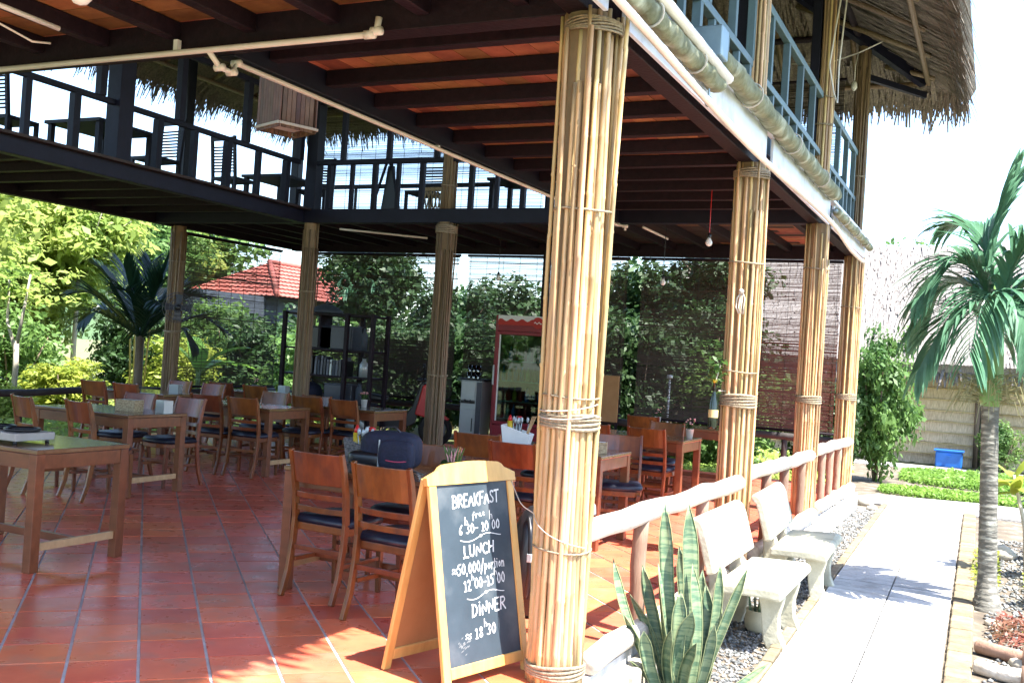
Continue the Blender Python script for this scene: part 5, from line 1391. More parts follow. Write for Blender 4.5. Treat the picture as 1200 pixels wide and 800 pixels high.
# ------------------------------------------------------------------ concrete benches
def make_bench(loc, lb):
    t = thing('concrete_bench', loc, lb, 'bench', 'concrete garden benches')
    L = 1.10
    # profile in (x: 0 = front edge, negative towards the back; z)
    seat = [(0.0, .365), (.012, .395), (.0, .425), (-.03, .437), (-.10, .437), (-.41, .425), (-.415, .37), (-.1, .375), (-.03, .368)]
    MB().ext(seat, (0, -L / 2, 0), (1, 0, 0), (0, 0, 1), (0, 1, 0), L).build('seat', m_bench, t, bevel=.012)
    back = [(-.455, .47), (-.40, .485), (-.475, .74), (-.50, .79), (-.53, .815), (-.565, .815), (-.58, .79), (-.565, .765), (-.535, .74)]
    MB().ext(back, (0, -L / 2 - .03, 0), (1, 0, 0), (0, 0, 1), (0, 1, 0), L + .06).build('backrest', m_bench, t, bevel=.012)
    for sy in (-.27, .27):
        fl = [(-.19, .37), (-.03, .37), (-.02, .33), (-.045, .22), (-.04, .12), (-.005, .04), (.035, .012), (.03, -.005), (-.10, -.005), (-.135, .06), (-.15, .16), (-.16, .26)]
        MB().ext(fl, (0, sy - .045, 0), (1, 0, 0), (0, 0, 1), (0, 1, 0), .09).build('front_leg', m_bench, t, bevel=.015)
        rl = [(-.30, .372), (-.42, .372), (-.40, .42), (-.43, .5), (-.52, .76), (-.555, .76), (-.53, .55), (-.505, .40), (-.50, .25), (-.52, .1), (-.56, -.005), (-.40, -.005), (-.37, .1), (-.34, .25)]
        MB().ext(rl, (0, sy - .045, 0), (1, 0, 0), (0, 0, 1), (0, 1, 0), .09).build('rear_leg', m_bench, t, bevel=.012)
    return t
bn = make_bench((-1.12, 6.93, GZ), 'nearer white concrete bench behind the snake plant')
dup(bn, (-1.10, 8.52, GZ), radians(2), 'farther white concrete bench beside the second column')

# potted succulent under the bench, black bag pots
t = thing('succulent_pot', (-1.36, 7.02, GZ + .01), 'round cream pot with a squat green plant under the nearer bench', 'potted plant')
MB().lathe([(.07, 0), (.095, .03), (.10, .1), (.09, .135), (.095, .15), (.082, .15), (.08, .12)], 20).build('pot', M('cream_pot', (.62, .58, .42), .7, bump=.1), t, True)
for k in range(9):
    rr = random.Random(k); a = k * .7; q = .01 + .05 * (k % 3) / 2
    MB().bar([(q * cos(a), q * sin(a), .12), (q * cos(a) * 1.2, q * sin(a) * 1.2, .2), (q * cos(a) * 1.3, q * sin(a) * 1.3, .27)], [.03, .032, .01], [.012, .01, .004]).build('leaf', m_snake, t)
for k, (x_, y_, lb) in enumerate(((-1.58, 6.45, 'black nursery bag pot behind the snake plant'), (-1.6, 5.9, 'black nursery bag pot half hidden by the snake plant leaves'))):
    t = thing('nursery_pot', (x_, y_, GZ + .01), lb, 'pot')
    MB().lathe([(.05, 0), (.055, .12), (.06, .12), (.05, .1)], 14).build('bag', m_black, t, True); MB().lathe([(.048, .1), (.04, .11)], 12).build('soil', m_soil, t)

# ------------------------------------------------------------------ snake plant
sp = thing('snake_plant', (-1.42, 5.32, GZ + .01), 'large snake plant with tall banded leaves in front of the log rail', 'plant')
def snake_leaf(base, tip, w, seed, edge=True):
    rr = random.Random(seed); base = Vector(base); tip = Vector(tip); n = 14
    side = Vector((rr.uniform(.3, 1), rr.uniform(-.5, .6), 0)).normalized()
    ax = (tip - base); bend = Vector((rr.uniform(-.05, .05), rr.uniform(-.04, .04), 0)); tw = rr.uniform(-.7, .7)
    vs = []; fs = []; ev = []; 
    for k in range(n + 1):
        f_ = k / n; c_ = base + ax * f_ + bend * sin(pi * f_)
        ww = w * (.62 + .75 * f_ - .42 * f_ ** 2) * (1 if f_ < .8 else max(0.02, 1 - ((f_ - .8) / .2) ** 1.5))
        R_ = Matrix.Rotation(tw * f_, 3, 'Z'); s_ = R_ @ side; nn = s_.cross(ax).normalized()
        cup = ww * .22
        for q, dn in ((-1, 0), (-.5, -.75), (0, -1), (.5, -.75), (1, 0)):
            vs.append(c_ + s_ * ww / 2 * q + nn * cup * dn)
        for q, dn in ((.5, -.75), (0, -1), (-.5, -.75)):
            vs.append(c_ + s_ * ww / 2 * q + nn * (cup * dn - .006 * (1 - f_ * .6)))
        ev.append((c_ - s_ * ww / 2, c_ + s_ * ww / 2))
    for k in range(n):
        a = 8 * k
        for q in range(8): fs.append((a + q, a + (q + 1) % 8, a + 8 + (q + 1) % 8, a + 8 + q))
    fs.append(tuple(range(8 * n, 8 * n + 8)))
    lf = MB().add(vs, fs).build('leaf', m_snake, sp, True)
    for j in (0, 1):
        MB().tube([e_[j] for e_ in ev], [.0022] * n + [.001], 4).build('leaf_edge', m_snake_edge, lf)
SL_ = [((-.02, 0), (-.13, .02, 1.02), .085), ((.03, .02), (-.02, .02, 1.03), .11), ((-.05, .0), (-.33, -.05, .70), .06), ((-.04, .02), (-.23, .05, .66), .07),
       ((.0, -.03), (-.13, -.02, .70), .095), ((.07, .0), (.13, .05, .72), .06), ((.08, -.02), (.25, .06, .72), .055), ((-.07, -.04), (-.24, -.1, .43), .075),
       ((.02, -.06), (.06, -.08, .50), .10), ((.04, -.08), (.10, -.12, .36), .09), ((-.02, -.06), (-.01, -.04, .58), .085), ((.07, .04), (.06, .08, .60), .07),
       ((.1, -.03), (.36, .08, .24), .05), ((-.1, -.05), (-.18, -.15, .22), .035), ((.0, .05), (-.08, .1, .78), .07), ((.1, .03), (.12, .1, .55), .06),
       ((-.05, .05), (-.22, .12, .52), .07), ((.06, -.05), (.02, .0, .72), .07), ((-.06, -.08), (-.13, -.14, .38), .08), ((.03, .06), (.03, .12, .66), .07),
       ((-.08, .02), (-.27, .02, .50), .06), ((.09, -.06), (.16, -.08, .45), .06), ((.0, -.09), (.0, -.16, .42), .085), ((-.03, .08), (-.1, .15, .5), .07)]
for k, (b2, tp, w_) in enumerate(SL_):
    snake_leaf((b2[0] * .9, b2[1], -.02), (tp[0] * 1.18, tp[1] * 1.5, tp[2]), w_ * .92, k)

# ------------------------------------------------------------------ palms
def frond_mesh(name, pts, n, L, w, mat, seed, droop=.6, spread=1.0):
    """rachis through pts, leaflets in two rows hanging by droop"""
    rg = np.random.default_rng(seed)
    P_ = [Vector(p) for p in pts]
    def at(f_):
        x_ = f_ * (len(P_) - 1); i = min(int(x_), len(P_) - 2); u = x_ - i
        p0 = P_[max(i - 1, 0)]; p1 = P_[i]; p2 = P_[i + 1]; p3 = P_[min(i + 2, len(P_) - 1)]
        return .5 * ((2 * p1) + (p2 - p0) * u + (2 * p0 - 5 * p1 + 4 * p2 - p3) * u * u + (3 * p1 - p0 - 3 * p2 + p3) * u ** 3)
    b_ = MB(); m_ = 16
    sp_ = [at(k / m_) for k in range(m_ + 1)]
    b_.tube(sp_, [.02 - .016 * k / m_ for k in range(m_ + 1)], 5)
    for k in range(n):
        f_ = .14 + .86 * k / (n - 1); c_ = at(f_); t_ = (at(min(1, f_ + .02)) - at(max(0, f_ - .02))).normalized()
        s_ = t_.cross(Vector((0, 0, 1)))
        s_ = s_.normalized() if s_.length > 1e-3 else Vector((1, 0, 0))
        ll = L * (.45 + 1.0 * sin(pi * (.12 + .78 * f_))) / 1.4
        for sg_ in (-1, 1):
            d_ = (s_ * sg_ * spread + t_ * (.75 + .5 * f_) + Vector((0, 0, .12 + rg.normal(0, .08)))).normalized()
            dr = droop * rg.uniform(.6, 1.4); lw = w * rg.uniform(.75, 1.2)
            q = [c_]; dd = d_.copy(); stp = ll * rg.uniform(.85, 1.1) / 5
            for j in range(5):
                q.append(q[-1] + dd * stp); dd = (dd + Vector((0, 0, -dr * .42))).normalized()
            nn = d_.cross(Vector((0, 0, 1))); nn = nn.normalized() if nn.length > 1e-3 else t_
            prof = [.35, .95, 1.0, .85, .55, .06]; vs = []
            for j in range(6):
                vs += [q[j] - nn * lw * prof[j] / 2, q[j] + Vector((0, 0, -lw * .16 * prof[j])), q[j] + nn * lw * prof[j] / 2]
            fs = []
            for j in range(5):
                a = 3 * j; fs += [(a, a + 1, a + 4, a + 3), (a + 1, a + 2, a + 5, a + 4)]
            b_.add(vs, fs)
    return b_.mesh(name, mat)
pt = thing('palm_tree', (0.02, 8.9, GZ), 'ringed young palm with drooping fronds beside the path', 'palm tree')
pr = []; z = 0
while z < 1.62:
    r_ = .062 + .045 * max(0, 1 - z / .28) ** 2 + .010 * max(0, 1 - z / 1.6)
    pr += [(r_ * 1.0, z), (r_ * 1.025, z + .010), (r_ * .985, z + .016), (r_ * .99, z + .044)]; z += .045
tr = MB(); tr.lathe(pr, 16)
tr.v = [(v[0] - .035 * v[2], v[1], v[2]) for v in tr.v]
tr.build('trunk', m_palmtrunk, pt, True)
MB().lathe([(.068, 1.6), (.082, 1.66), (.088, 1.85), (.075, 2.15), (.06, 2.4), (.035, 2.55)], 14, (-.06, 0, 0)).build('crownshaft', m_shaft, pt, True)
FR = [  # points relative to the crown, camera-right is roughly +x
    [(0, 0, 2.25), (-.15, -.03, 2.75), (-.05, -.02, 3.15), (.12, -.05, 3.50)],
    [(0, 0, 2.3), (-.22, -.1, 2.68), (-.52, -.22, 2.78), (-.88, -.38, 2.48)],
    [(0, 0, 2.25), (-.3, .1, 2.6), (-.65, .2, 2.6), (-.98, .3, 2.25)],
    [(0, 0, 2.15), (-.28, -.22, 2.40), (-.55, -.38, 2.28), (-.82, -.5, 1.88)],
    [(0, 0, 2.35), (-.12, .1, 2.85), (-.32, .2, 3.12), (-.62, .3, 3.16)],
    [(0, 0, 2.3), (.18, -.1, 2.8), (.4, -.2, 3.0), (.75, -.3, 2.9)],
    [(0, 0, 2.25), (.25, .05, 2.6), (.55, .1, 2.6), (.9, .1, 2.2)],
    [(0, 0, 2.15), (.2, -.25, 2.45), (.4, -.5, 2.35), (.55, -.7, 1.95)],
    [(0, 0, 2.2), (-.05, -.3, 2.5), (-.15, -.6, 2.42), (-.25, -.85, 2.0)],
    [(0, 0, 2.2), (.05, .3, 2.6), (.1, .65, 2.6), (.1, 1.0, 2.2)],
    [(0, 0, 2.15), (.28, .2, 2.4), (.5, .35, 2.2), (.65, .45, 1.8)],
]
for k, pts in enumerate(FR):
    me = frond_mesh('frond', [(p[0] * .62 - .05, p[1] * .75, p[2] * .93 + .12) for p in pts], 30, .54, .044, m_frond, 20 + k, .75 if k else .4, .75)
    ob('frond', me, pt)
b_ = MB(); rr = random.Random(3)
for k in range(130):
    a = rr.uniform(0, 6.28); l_ = rr.uniform(.15, .38)
    p0 = Vector((-.06 + .09 * cos(a), .09 * sin(a), rr.uniform(1.62, 1.85))); d_ = Vector((cos(a), sin(a), rr.uniform(-.2, .5)))
    p1 = p0 + d_ * l_ * .55; p2 = p1 + Vector((d_.x * .3, d_.y * .3, -.7)) * l_ * .6
    b_.tube([p0, p1, p2], [.004, .0035, .002], 3, False)
o = b_.build('flower_strands', m_straw, pt); o['kind'] = 'stuff'
# fan palm by the left column, its leaves coloured dark for shade
fp = thing('palm_tree', (-12.9, 12.75, GZ), 'dark young palm with stiff fronds in the shade left of the bamboo column', 'palm tree')
MB().tube([(0, 0, 0), (.02, 0, .7), (.0, 0, 1.7)], [.10, .075, .06], 10).build('trunk', m_bark, fp, True)
rr = random.Random(21)
for k in range(17):
    a = 2.39996 * k; el = .25 + 1.15 * (k / 17); L_ = rr.uniform(1.2, 1.6)
    d_ = Vector((cos(a) * cos(el), sin(a) * cos(el), sin(el)))
    p0 = Vector((0, 0, 1.68)); p1 = p0 + d_ * L_ * .4; p2 = p0 + d_ * L_ * .75 + Vector((0, 0, -.05)); p3 = p0 + d_ * L_ + Vector((0, 0, -.38 * cos(el)))
    ob('frond', frond_mesh('frond', [p0, p1, p2, p3], 28, .62, .042, m_frond_shaded, 40 + k, .25, .7), fp)

# ------------------------------------------------------------------ leaf crowns, trees, shrubs
CR = {}
for nm, mat in (('l', m_leaf_l), ('m', m_leaf_m), ('d', m_leaf_d), ('y', m_leaf_y)):
    CR[nm] = [crown_mesh('crown', 9000, .105, mat, 100 + ord(nm) + k, 64, .35, .5, clump_r=.33) for k in range(2)]
SPARSE = crown_mesh('sparse_crown', 700, .13, m_leaf_l, 5, 24, .3, .5, clump_r=.3)
def tree(name, loc, h, r, kind, lb, cat='tree', group=None, trunk=.09, rz=None, flat=1.0, lean=(0, 0), mb=m_bark):
    t = thing(name, (loc[0], loc[1], GZ), lb, cat, group)
    rr = random.Random(int(abs(loc[0]) * 91 + abs(loc[1]) * 37))
    cz = h - r * flat * .95
    MB().tube([(0, 0, 0), (lean[0] * .3, lean[1] * .3, cz * .5), (lean[0], lean[1], cz)], [trunk, trunk * .75, trunk * .45], 8).build('trunk', mb, t, True)
    for k in range(5):
        a = k * 1.3 + rr.random(); z0 = cz * rr.uniform(.55, .95)
        MB().tube([(lean[0] * z0 / cz, lean[1] * z0 / cz, z0), (lean[0] + cos(a) * r * .35, lean[1] + sin(a) * r * .35, cz + rr.uniform(-.1, .2) * r), (lean[0] + cos(a) * r * .7, lean[1] + sin(a) * r * .7, cz + rr.uniform(.0, .5) * r * flat)], [trunk * .45, trunk * .3, trunk * .1], 6).build('limb', mb, t, True)
    o = ob('crown', CR[kind][rr.randrange(2)], t, (lean[0], lean[1], cz), (0, 0, rz if rz is not None else rr.uniform(0, 6.28)), (r, r, r * flat)); return t
def shrub(name, loc, rx, ry, h, kind, lb, cat='shrub', group=None, z0=GZ):
    t = thing(name, (loc[0], loc[1], z0), lb, cat, group)
    rr = random.Random(int(abs(loc[0]) * 71 + abs(loc[1]) * 53))
    for k in range(4):
        a = k * 1.6 + rr.random(); MB().tube([(cos(a) * .05, sin(a) * .05, 0), (cos(a) * rx * .35, sin(a) * ry * .35, h * .45), (cos(a) * rx * .55, sin(a) * ry * .55, h * .7)], [.025, .018, .008], 6).build('stem', m_bark, t, True)
    ob('foliage', CR[kind][rr.randrange(2)], t, (0, 0, h * .52), (0, 0, rr.uniform(0, .4)), (rx, ry, h * .54)); return t
# sunlit garden on the left
LT = [((-18.5, 9.3), 5.8, 2.2, 'l', 'pale green feathery tree filling the left picture edge'),
      ((-17.6, 12.2), 5.2, 1.9, 'l', 'pale green tree directly behind the dark fan palm'),
      ((-20.5, 15.0), 6.2, 2.4, 'l', 'taller bright green tree behind the fan palm, right of the pale ones'),
      ((-22.5, 11.0), 7.0, 2.8, 'l', 'tall pale tree standing far back at the left edge'),
      ((-24.0, 18.0), 7.0, 2.8, 'l', 'tall pale tree far back between fan palm and bamboo column'),
      ((-19.9, 17.6), 5.8, 2.0, 'l', 'bright green tree just left of the bamboo column'),
      ((-25.0, 13.6), 7.5, 3.2, 'l', 'pale far tree left of the fan palm, second from the left edge'),
      ((-28.0, 21.0), 8.0, 3.4, 'l', 'palest far tree directly behind the fan palm'),
      ((-26.0, 25.5), 7.5, 3.0, 'l', 'pale far tree seen close beside the bamboo column'),
      ((-20.5, 12.4), 4.0, 2.0, 'y', 'yellow-green rounded tree low behind the banana plant'),
      ((-21.5, 17.4), 4.2, 2.0, 'l', 'pale rounded tree low behind the yellow canes'),
      ((-19.0, 7.0), 4.4, 2.0, 'y', 'yellow-green tree low at the left picture edge'),
      ((-30.0, 16.0), 9.0, 3.8, 'l', 'tallest far tree above the banana plant'),
      ((-16.5, -3.5), 6.0, 2.6, 'm', 'tree outside the picture, mirrored in the left half of the fridge glass'),
      ((-14.0, -8.5), 6.5, 2.8, 'm', 'tree outside the picture, mirrored in the right half of the fridge glass'),
      ((-20.0, -11.0), 7.5, 3.4, 'm', 'tallest tree outside the picture, mirrored at the top of the fridge glass')]
for xy, h, r, k_, lb in LT: tree('garden_tree', xy, h, r, k_, lb, group='trees in the sunlit left garden', trunk=.07, mb=M('pale_bark', (.42, .37, .3), .9, bump=.2))
LS = [((-16.0, 8.5), 1.3, 1.2, 2.4, 'l', 'pale yellow-green bush low at the left picture edge'),
      ((-17.0, 11.0), 1.2, 1.1, 1.9, 'd', 'dark rounded bush behind the log rail under the pale trees'),
      ((-15.6, 13.6), 1.0, .9, 1.3, 'y', 'bright yellow-green bush at the foot of the fan palm'),
      ((-18.2, 14.6), 1.2, 1.1, 2.2, 'm', 'mid green bush right of the fan palm trunk'),
      ((-14.4, 9.6), .9, .8, .95, 'y', 'low yellow-green bush just outside the left log rail'),
      ((-14.6, 11.4), .9, .8, .85, 'l', 'low pale green bush outside the left rail behind two chairs'),
      ((-14.8, 7.6), .9, .9, 1.0, 'l', 'low pale bush at the left edge below the log rail'),
      ((-15.8, 16.6), 1.1, 1.0, 1.7, 'y', 'bright bush seen just left of the bamboo column')]
for xy, rx, ry, h, k_, lb in LS: shrub('garden_shrub', xy, rx, ry, h, k_, lb, group='bushes in the sunlit left garden')
# banana plants
def banana(x, y, h, lb, seed, n=7):
    t = thing('banana_plant', (x, y, GZ), lb, 'banana plant', 'banana plants'); rr = random.Random(seed)
    MB().tube([(0, 0, 0), (0.02, 0, h * .3), (0, 0, h * .58)], [.08, .06, .045], 9).build('stem', m_shaft, t, True)
    for k in range(n):
        a = k * 2.4 + rr.random(); L_ = h * rr.uniform(.5, .68); el = rr.uniform(.6, 1.25); w = .17 * h / 2
        vs = []; fs = []; c_ = Vector((0, 0, h * .52)); d_ = Vector((cos(a) * cos(el), sin(a) * cos(el), sin(el))); s_ = Vector((-sin(a), cos(a), 0)); m_ = 9
        for j in range(m_ + 1):
            f_ = j / m_; ww = w * (0.08 if f_ < .12 else sin(pi * min(1, (f_ - .05) / .97)) ** .6) + .004; nn = s_.cross(d_)
            vs += [c_ - s_ * ww - nn * ww * .25, c_.copy(), c_ + s_ * ww - nn * ww * .25]
            c_ = c_ + d_ * L_ / m_; d_ = (d_ + Vector((0, 0, -.14))).normalized()
        for j in range(m_): b0 = 3 * j; fs += [(b0, b0 + 1, b0 + 4, b0 + 3), (b0 + 1, b0 + 2, b0 + 5, b0 + 4)]
        MB().add(vs, fs).build('leaf', m_banana, t, True)
banana(-14.9, 10.35, 2.2, 'bright banana plant at the left, its broad leaves lit from above', 1)
banana(-14.2, 15.6, 1.9, 'banana plant left of the bamboo column behind the rail', 2)
# bare young trunks and yellow canes behind the rail
for k, (x, y, lb) in enumerate(((-14.6, 11.75, 'thin pale forked trunk behind the rail, left of the fan palm'), (-15.2, 9.75, 'thin pale trunk behind the rail at the far left'))):
    t = thing('young_tree', (x, y, GZ), lb, 'tree')
    MB().tube([(0, 0, 0), (.02, 0, 1.1), (.0, 0, 1.5)], [.055, .045, .04], 8).build('trunk', M('pale_bark', (.42, .37, .3)), t, True)
    MB().tube([(0, 0, 1.3), (-.25, 0, 1.8), (-.4, .1, 2.5)], [.035, .025, .015], 7).build('limb', M('pale_bark', (.42, .37, .3)), t, True)
    MB().tube([(0, 0, 1.4), (.12, 0, 2.0), (.1, .1, 2.6)], [.035, .025, .015], 7).build('limb', M('pale_bark', (.42, .37, .3)), t, True)
    ob('crown', SPARSE, t, (-.1, .1, 2.5), None, (1.0, 1.0, .8))
t = thing('yellow_canes', (-14.3, 13.9, GZ), 'cluster of yellow canes between the fan palm and the bamboo column', 'bamboo clump')
for k in range(5): MB().tube([(k * .07, 0, 0), (k * .09 + .03, .02, 1.0), (k * .13 - .1, .05, 2.2)], .018, 6).build('cane', M('yellow_cane', (.5, .36, .06), .5), t, True)
ob('foliage', CR['l'][0], t, (.15, 0, 2.3), None, (.45, .45, .4))
# low undergrowth on the left
rg = np.random.default_rng(77); n = 26000
C = np.stack([rg.uniform(-24, -11.7, n), rg.uniform(4, 22, n), np.zeros(n)], 1)
hh = .12 + .22 * (np.sin(C[:, 0] * 1.9) * np.sin(C[:, 1] * 1.3 + 1) * .5 + .5); C[:, 2] = GZ + rg.random(n) * hh * 1.4
N = rg.normal(size=(n, 3)) * .5 + [0, 0, 1]; N /= np.linalg.norm(N, axis=1)[:, None]
V, F = leaf_quads(C, N, rg.uniform(.09, .22, n), rg.uniform(.04, .09, n), rg)
tag(ob('undergrowth', npmesh('undergrowth', V, F, m_leaf_l)), 'low bright ground plants outside the left log rail', 'undergrowth', kind='stuff')
def groundcover(name, poly_fn, n, h, L, mat, lb, seed):
    rg = np.random.default_rng(seed); C = np.array([poly_fn(rg) for _ in range(n)]); z = rg.random(n) * h
    C = np.column_stack([C, GZ + .02 + z]); N = rg.normal(size=(n, 3)) * .5 + [0, 0, .9]; N /= np.linalg.norm(N, axis=1)[:, None]
    V, F = leaf_quads(C, N, L * rg.uniform(.6, 1.4, n), L * .45 * rg.uniform(.7, 1.3, n), rg)
    return tag(ob(name, npmesh(name, V, F, mat)), lb, 'ground cover', kind='stuff')
# hedge and trees behind the blinds
HG = [((-12.6, 17.6), 1.6, .9, 2.3, 'm', 'leafy shrub under the red tiled roof'), ((-15.0, 18.6), 1.6, 1.0, 2.5, 'd', 'dark shrub left of the red-roofed house wall'), ((-10.4, 17.2), 1.3, .9, 2.5, 'd', 'shrub behind the bookshelf and blind'),
      ((-8.8, 17.0), 1.2, .9, 2.7, 'd', 'dark shrub left of the inner bamboo column behind the blind'), ((-7.2, 17.2), 1.2, .9, 2.85, 'd', 'shrub behind the water dispenser and blind'), ((-5.6, 17.0), 1.2, .9, 2.9, 'd', 'dark shrub behind the brown board and blind'),
      ((-18.2, 25.0), 1.5, 1.0, 2.7, 'm', 'bush hiding the left part of the red-roofed house wall'), ((-18.4, 28.6), 1.6, 1.0, 2.6, 'd', 'bush hiding the right part of the red-roofed house wall'), ((-17.9, 20.4), 1.7, .9, 2.75, 'm', 'leafy bush left of the next one before the red-roofed house'), ((-15.4, 21.2), 1.6, .9, 2.8, 'd', 'dark leafy bush before the right half of the red-roofed house'), ((-19.2, 21.6), 1.5, .9, 2.75, 'm', 'bush before the red-roofed house, nearest the blind'),
      ((-9.7, 18.6), 1.5, 1.0, 2.7, 'd', 'dark shrub filling the gap right of the bookshelf behind the blind'), ((-6.5, 18.6), 1.5, 1.0, 3.0, 'd', 'tall dark shrub behind the bright gap between two blinds'), ((-8.0, 19.0), 1.5, 1.0, 2.9, 'd', 'dark shrub directly behind the inner bamboo column'), ((-4.6, 18.4), 1.3, 1.0, 3.3, 'd', 'tall dark shrub behind the lower hanging bulb'), ((-11.6, 19.4), 1.4, 1.0, 2.5, 'd', 'dark shrub under the right end of the red tiled roof'),
      ((-4.0, 17.2), 1.1, .9, 2.2, 'm', 'shrub behind the third blind, left of the second column'), ((-17.0, 16.6), 1.3, .9, 2.7, 'd', 'dark shrub just right of the bamboo column on the left'), ((-2.6, 17.6), .8, .7, 1.9, 'd', 'dark shrub behind the reddish blind')]
for xy, rx, ry, h, k_, lb in HG: shrub('hedge_shrub', xy, rx, ry, h, k_, lb, group='hedge behind the blinds')
BT = [((-16.6, 25.0), 5.4, 1.9, 'd', 'tree beyond the red roof, left of the corner column'), ((-23.5, 23.5), 6.0, 2.0, 'm', 'tree rising left of the red tiled roof'), ((-10.8, 22.0), 3.9, 1.4, 'd', 'round tree right of the red roof, under bright sky'),
      ((-6.6, 20.5), 4.3, 1.5, 'd', 'tree behind the nearest column and the blind'), ((-4.9, 19.6), 4.4, 1.3, 'd', 'dark tree behind the lower hanging bulb'), ((-13.6, 27.0), 3.9, 1.5, 'd', 'far dark tree between the red roof and the bright sky'), ((-8.6, 24.0), 3.7, 1.4, 'd', 'far dark tree right of the inner bamboo column'),
      ((-11.2, 20.6), 3.6, 1.3, 'd', 'dark tree right of the bookshelf behind the blind'), ((-9.6, 22.4), 3.8, 1.4, 'd', 'dark tree left of the inner bamboo column, farther back'), ((-7.9, 20.8), 3.5, 1.25, 'd', 'dark tree left of the fridge behind the blind'),
      ((-26, 28), 7, 2.8, 'm', 'far tree behind the red-roofed house')]
for xy, h, r, k_, lb in BT: tree('hedge_tree', xy, h, r, k_, lb, group='trees behind the blinds')
for k, (x, y, h, lb) in enumerate(((-16.5, 24.5, 3.6, 'small palm showing above the red roof end'),)):
    t = thing('palm_tree', (x, y, GZ), lb, 'palm tree')
    MB().tube([(0, 0, 0), (.05, 0, h - .6)], [.1, .07], 8).build('trunk', m_bark, t, True)
    for q in range(10):
        a = q * 2.4; el = .3 + .9 * q / 10; d_ = Vector((cos(a) * cos(el), sin(a) * cos(el), sin(el))); p0 = Vector((.05, 0, h - .7))
        ob('frond', frond_mesh('frond', [p0, p0 + d_ * .5, p0 + d_ * .95, p0 + d_ * 1.2 + Vector((0, 0, -.3))], 12, .5, .05, m_frond, 60 + q, .4, .7), t)
# right side: bush at the far column, hut planting, right bed
shrub('round_bush', (-1.78, 18.6), .72, .7, 2.75, 'm', 'dense round green bush beside the farthest column', 'bush')
shrub('corner_bush', (-4.4, 19.4), 1.0, .8, 2.0, 'd', 'dark bush seen between the second and third columns', 'bush')
shrub('hut_fern', (.15, 22.9), .55, .5, 1.1, 'm', 'feathery green plant right of the blue bucket', 'bush')
shrub('bright_shrub', (2.0, 12.6), .7, .7, 1.9, 'y', 'tall yellow-green shrub at the right picture edge', 'bush')
shrub('bed_shrub', (1.5, 14.6), .6, .5, 1.1, 'y', 'low yellow-green shrub behind the palm trunk', 'bush')
tree('far_tree', (-3.5, 50), 8.2, 2.6, 'm', 'distant tree top showing above the thatched hut')
tree('far_tree', (1.0, 55), 8.0, 2.4, 'l', 'fainter distant tree top right of the first above the hut')
# lawn beds
def bed(x0, x1, y0, y1, edge=.25):
    def fn(rg):
        while True:
            x, y = rg.uniform(x0, x1), rg.uniform(y0, y1)
            if ((x - (x0 + x1) / 2) / ((x1 - x0) / 2)) ** 4 + ((y - (y0 + y1) / 2) / ((y1 - y0) / 2)) ** 4 < 1 + edge * (rg.random() - .5): return x, y
    return fn
groundcover('lawn_bed', bed(-1.5, 3.2, 18.6, 21.6), 15000, .11, .09, m_lawn, 'bright green leafy bed in front of the hut', 31)
groundcover('lawn_strip', bed(-1.6, 1.0, 16.6, 17.7), 6000, .08, .07, m_lawn, 'bright green strip of ground cover nearer the crossing path', 32)
groundcover('left_lawn', bed(-9, -2.3, 15.6, 21.5), 12000, .2, .12, m_leaf_l, 'sunlit grass seen under the blinds behind the right tables', 33)
groundcover('red_cover', bed(.05, .55, 7.6, 8.5), 900, .10, .045, m_leaf_r, 'reddish ground cover in front of the palm foot', 34)
groundcover('red_cover', bed(.35, .95, 11.3, 12.6), 900, .16, .06, m_leaf_r, 'reddish ground cover behind the palm by the twin-stemmed plant', 35)
groundcover('green_cover', bed(.25, 1.1, 7.3, 8.3), 900, .12, .05, m_leaf_y, 'green ground cover at the right edge behind the log edging', 36)
groundcover('green_cover', bed(.3, 1.1, 8.9, 10.9), 1800, .14, .06, m_leaf_y, 'green ground cover right of the palm trunk', 37)
groundcover('green_cover', bed(-.12, .12, 9.6, 12.0), 500, .1, .05, m_leaf_y, 'sparse green weeds between kerb and palm', 38)
# broad-leaf plants at the right edge
def broadleaf(loc, lb, h, n, L_, w, seed, mat, name='broadleaf_plant', stems=2):
    t = thing(name, (*loc, GZ), lb, 'plant'); rr = random.Random(seed)
    tops = []
    for k in range(stems):
        a = k * 2.6 + .4; tp = Vector((.14 * cos(a) * (h + .3), .1 * sin(a), h)); tops.append(tp)
        MB().tube([(.02 * cos(a), .02 * sin(a), 0), (tp.x * .5 + .03, tp.y * .5, h * .5), tp], [.028, .022, .014], 7).build('stem', M('pale_bark', (.42, .37, .3)), t, True)
    for k in range(n):
        tp = tops[k % stems]; a = k * 2.4 + rr.random(); el = rr.uniform(-.1, 1.1); l_ = L_ * rr.uniform(.7, 1.15)
        c_ = tp - Vector((0, 0, rr.uniform(0, .2 * h))); d_ = Vector((cos(a) * cos(el), sin(a) * cos(el), sin(el))); s_ = Vector((-sin(a), cos(a), 0)); vs = []; fs = []; m_ = 6
        for j in range(m_ + 1):
            f_ = j / m_; ww = w * sin(pi * min(1, f_ * .93 + .04)) ** .8 / 2; nn = s_.cross(d_)
            vs += [c_ - s_ * ww + nn * ww * .3, c_.copy(), c_ + s_ * ww + nn * ww * .3]; c_ = c_ + d_ * l_ / m_; d_ = (d_ + Vector((0, 0, -.13))).normalized()
        for j in range(m_): b0 = 3 * j; fs += [(b0, b0 + 1, b0 + 4, b0 + 3), (b0 + 1, b0 + 2, b0 + 5, b0 + 4)]
        MB().add(vs, fs).build('leaf', mat, t, True)
broadleaf((.36, 10.6), 'twin-stemmed small tree with a leafy green top right of the palm', .95, 26, .30, .10, 3, m_leaf_y, 'twin_stem_tree', 2)
broadleaf((.62, 11.6), 'broad-leaved plant with upright yellow-green leaves at the right edge', .75, 16, .55, .2, 5, m_banana, stems=1)
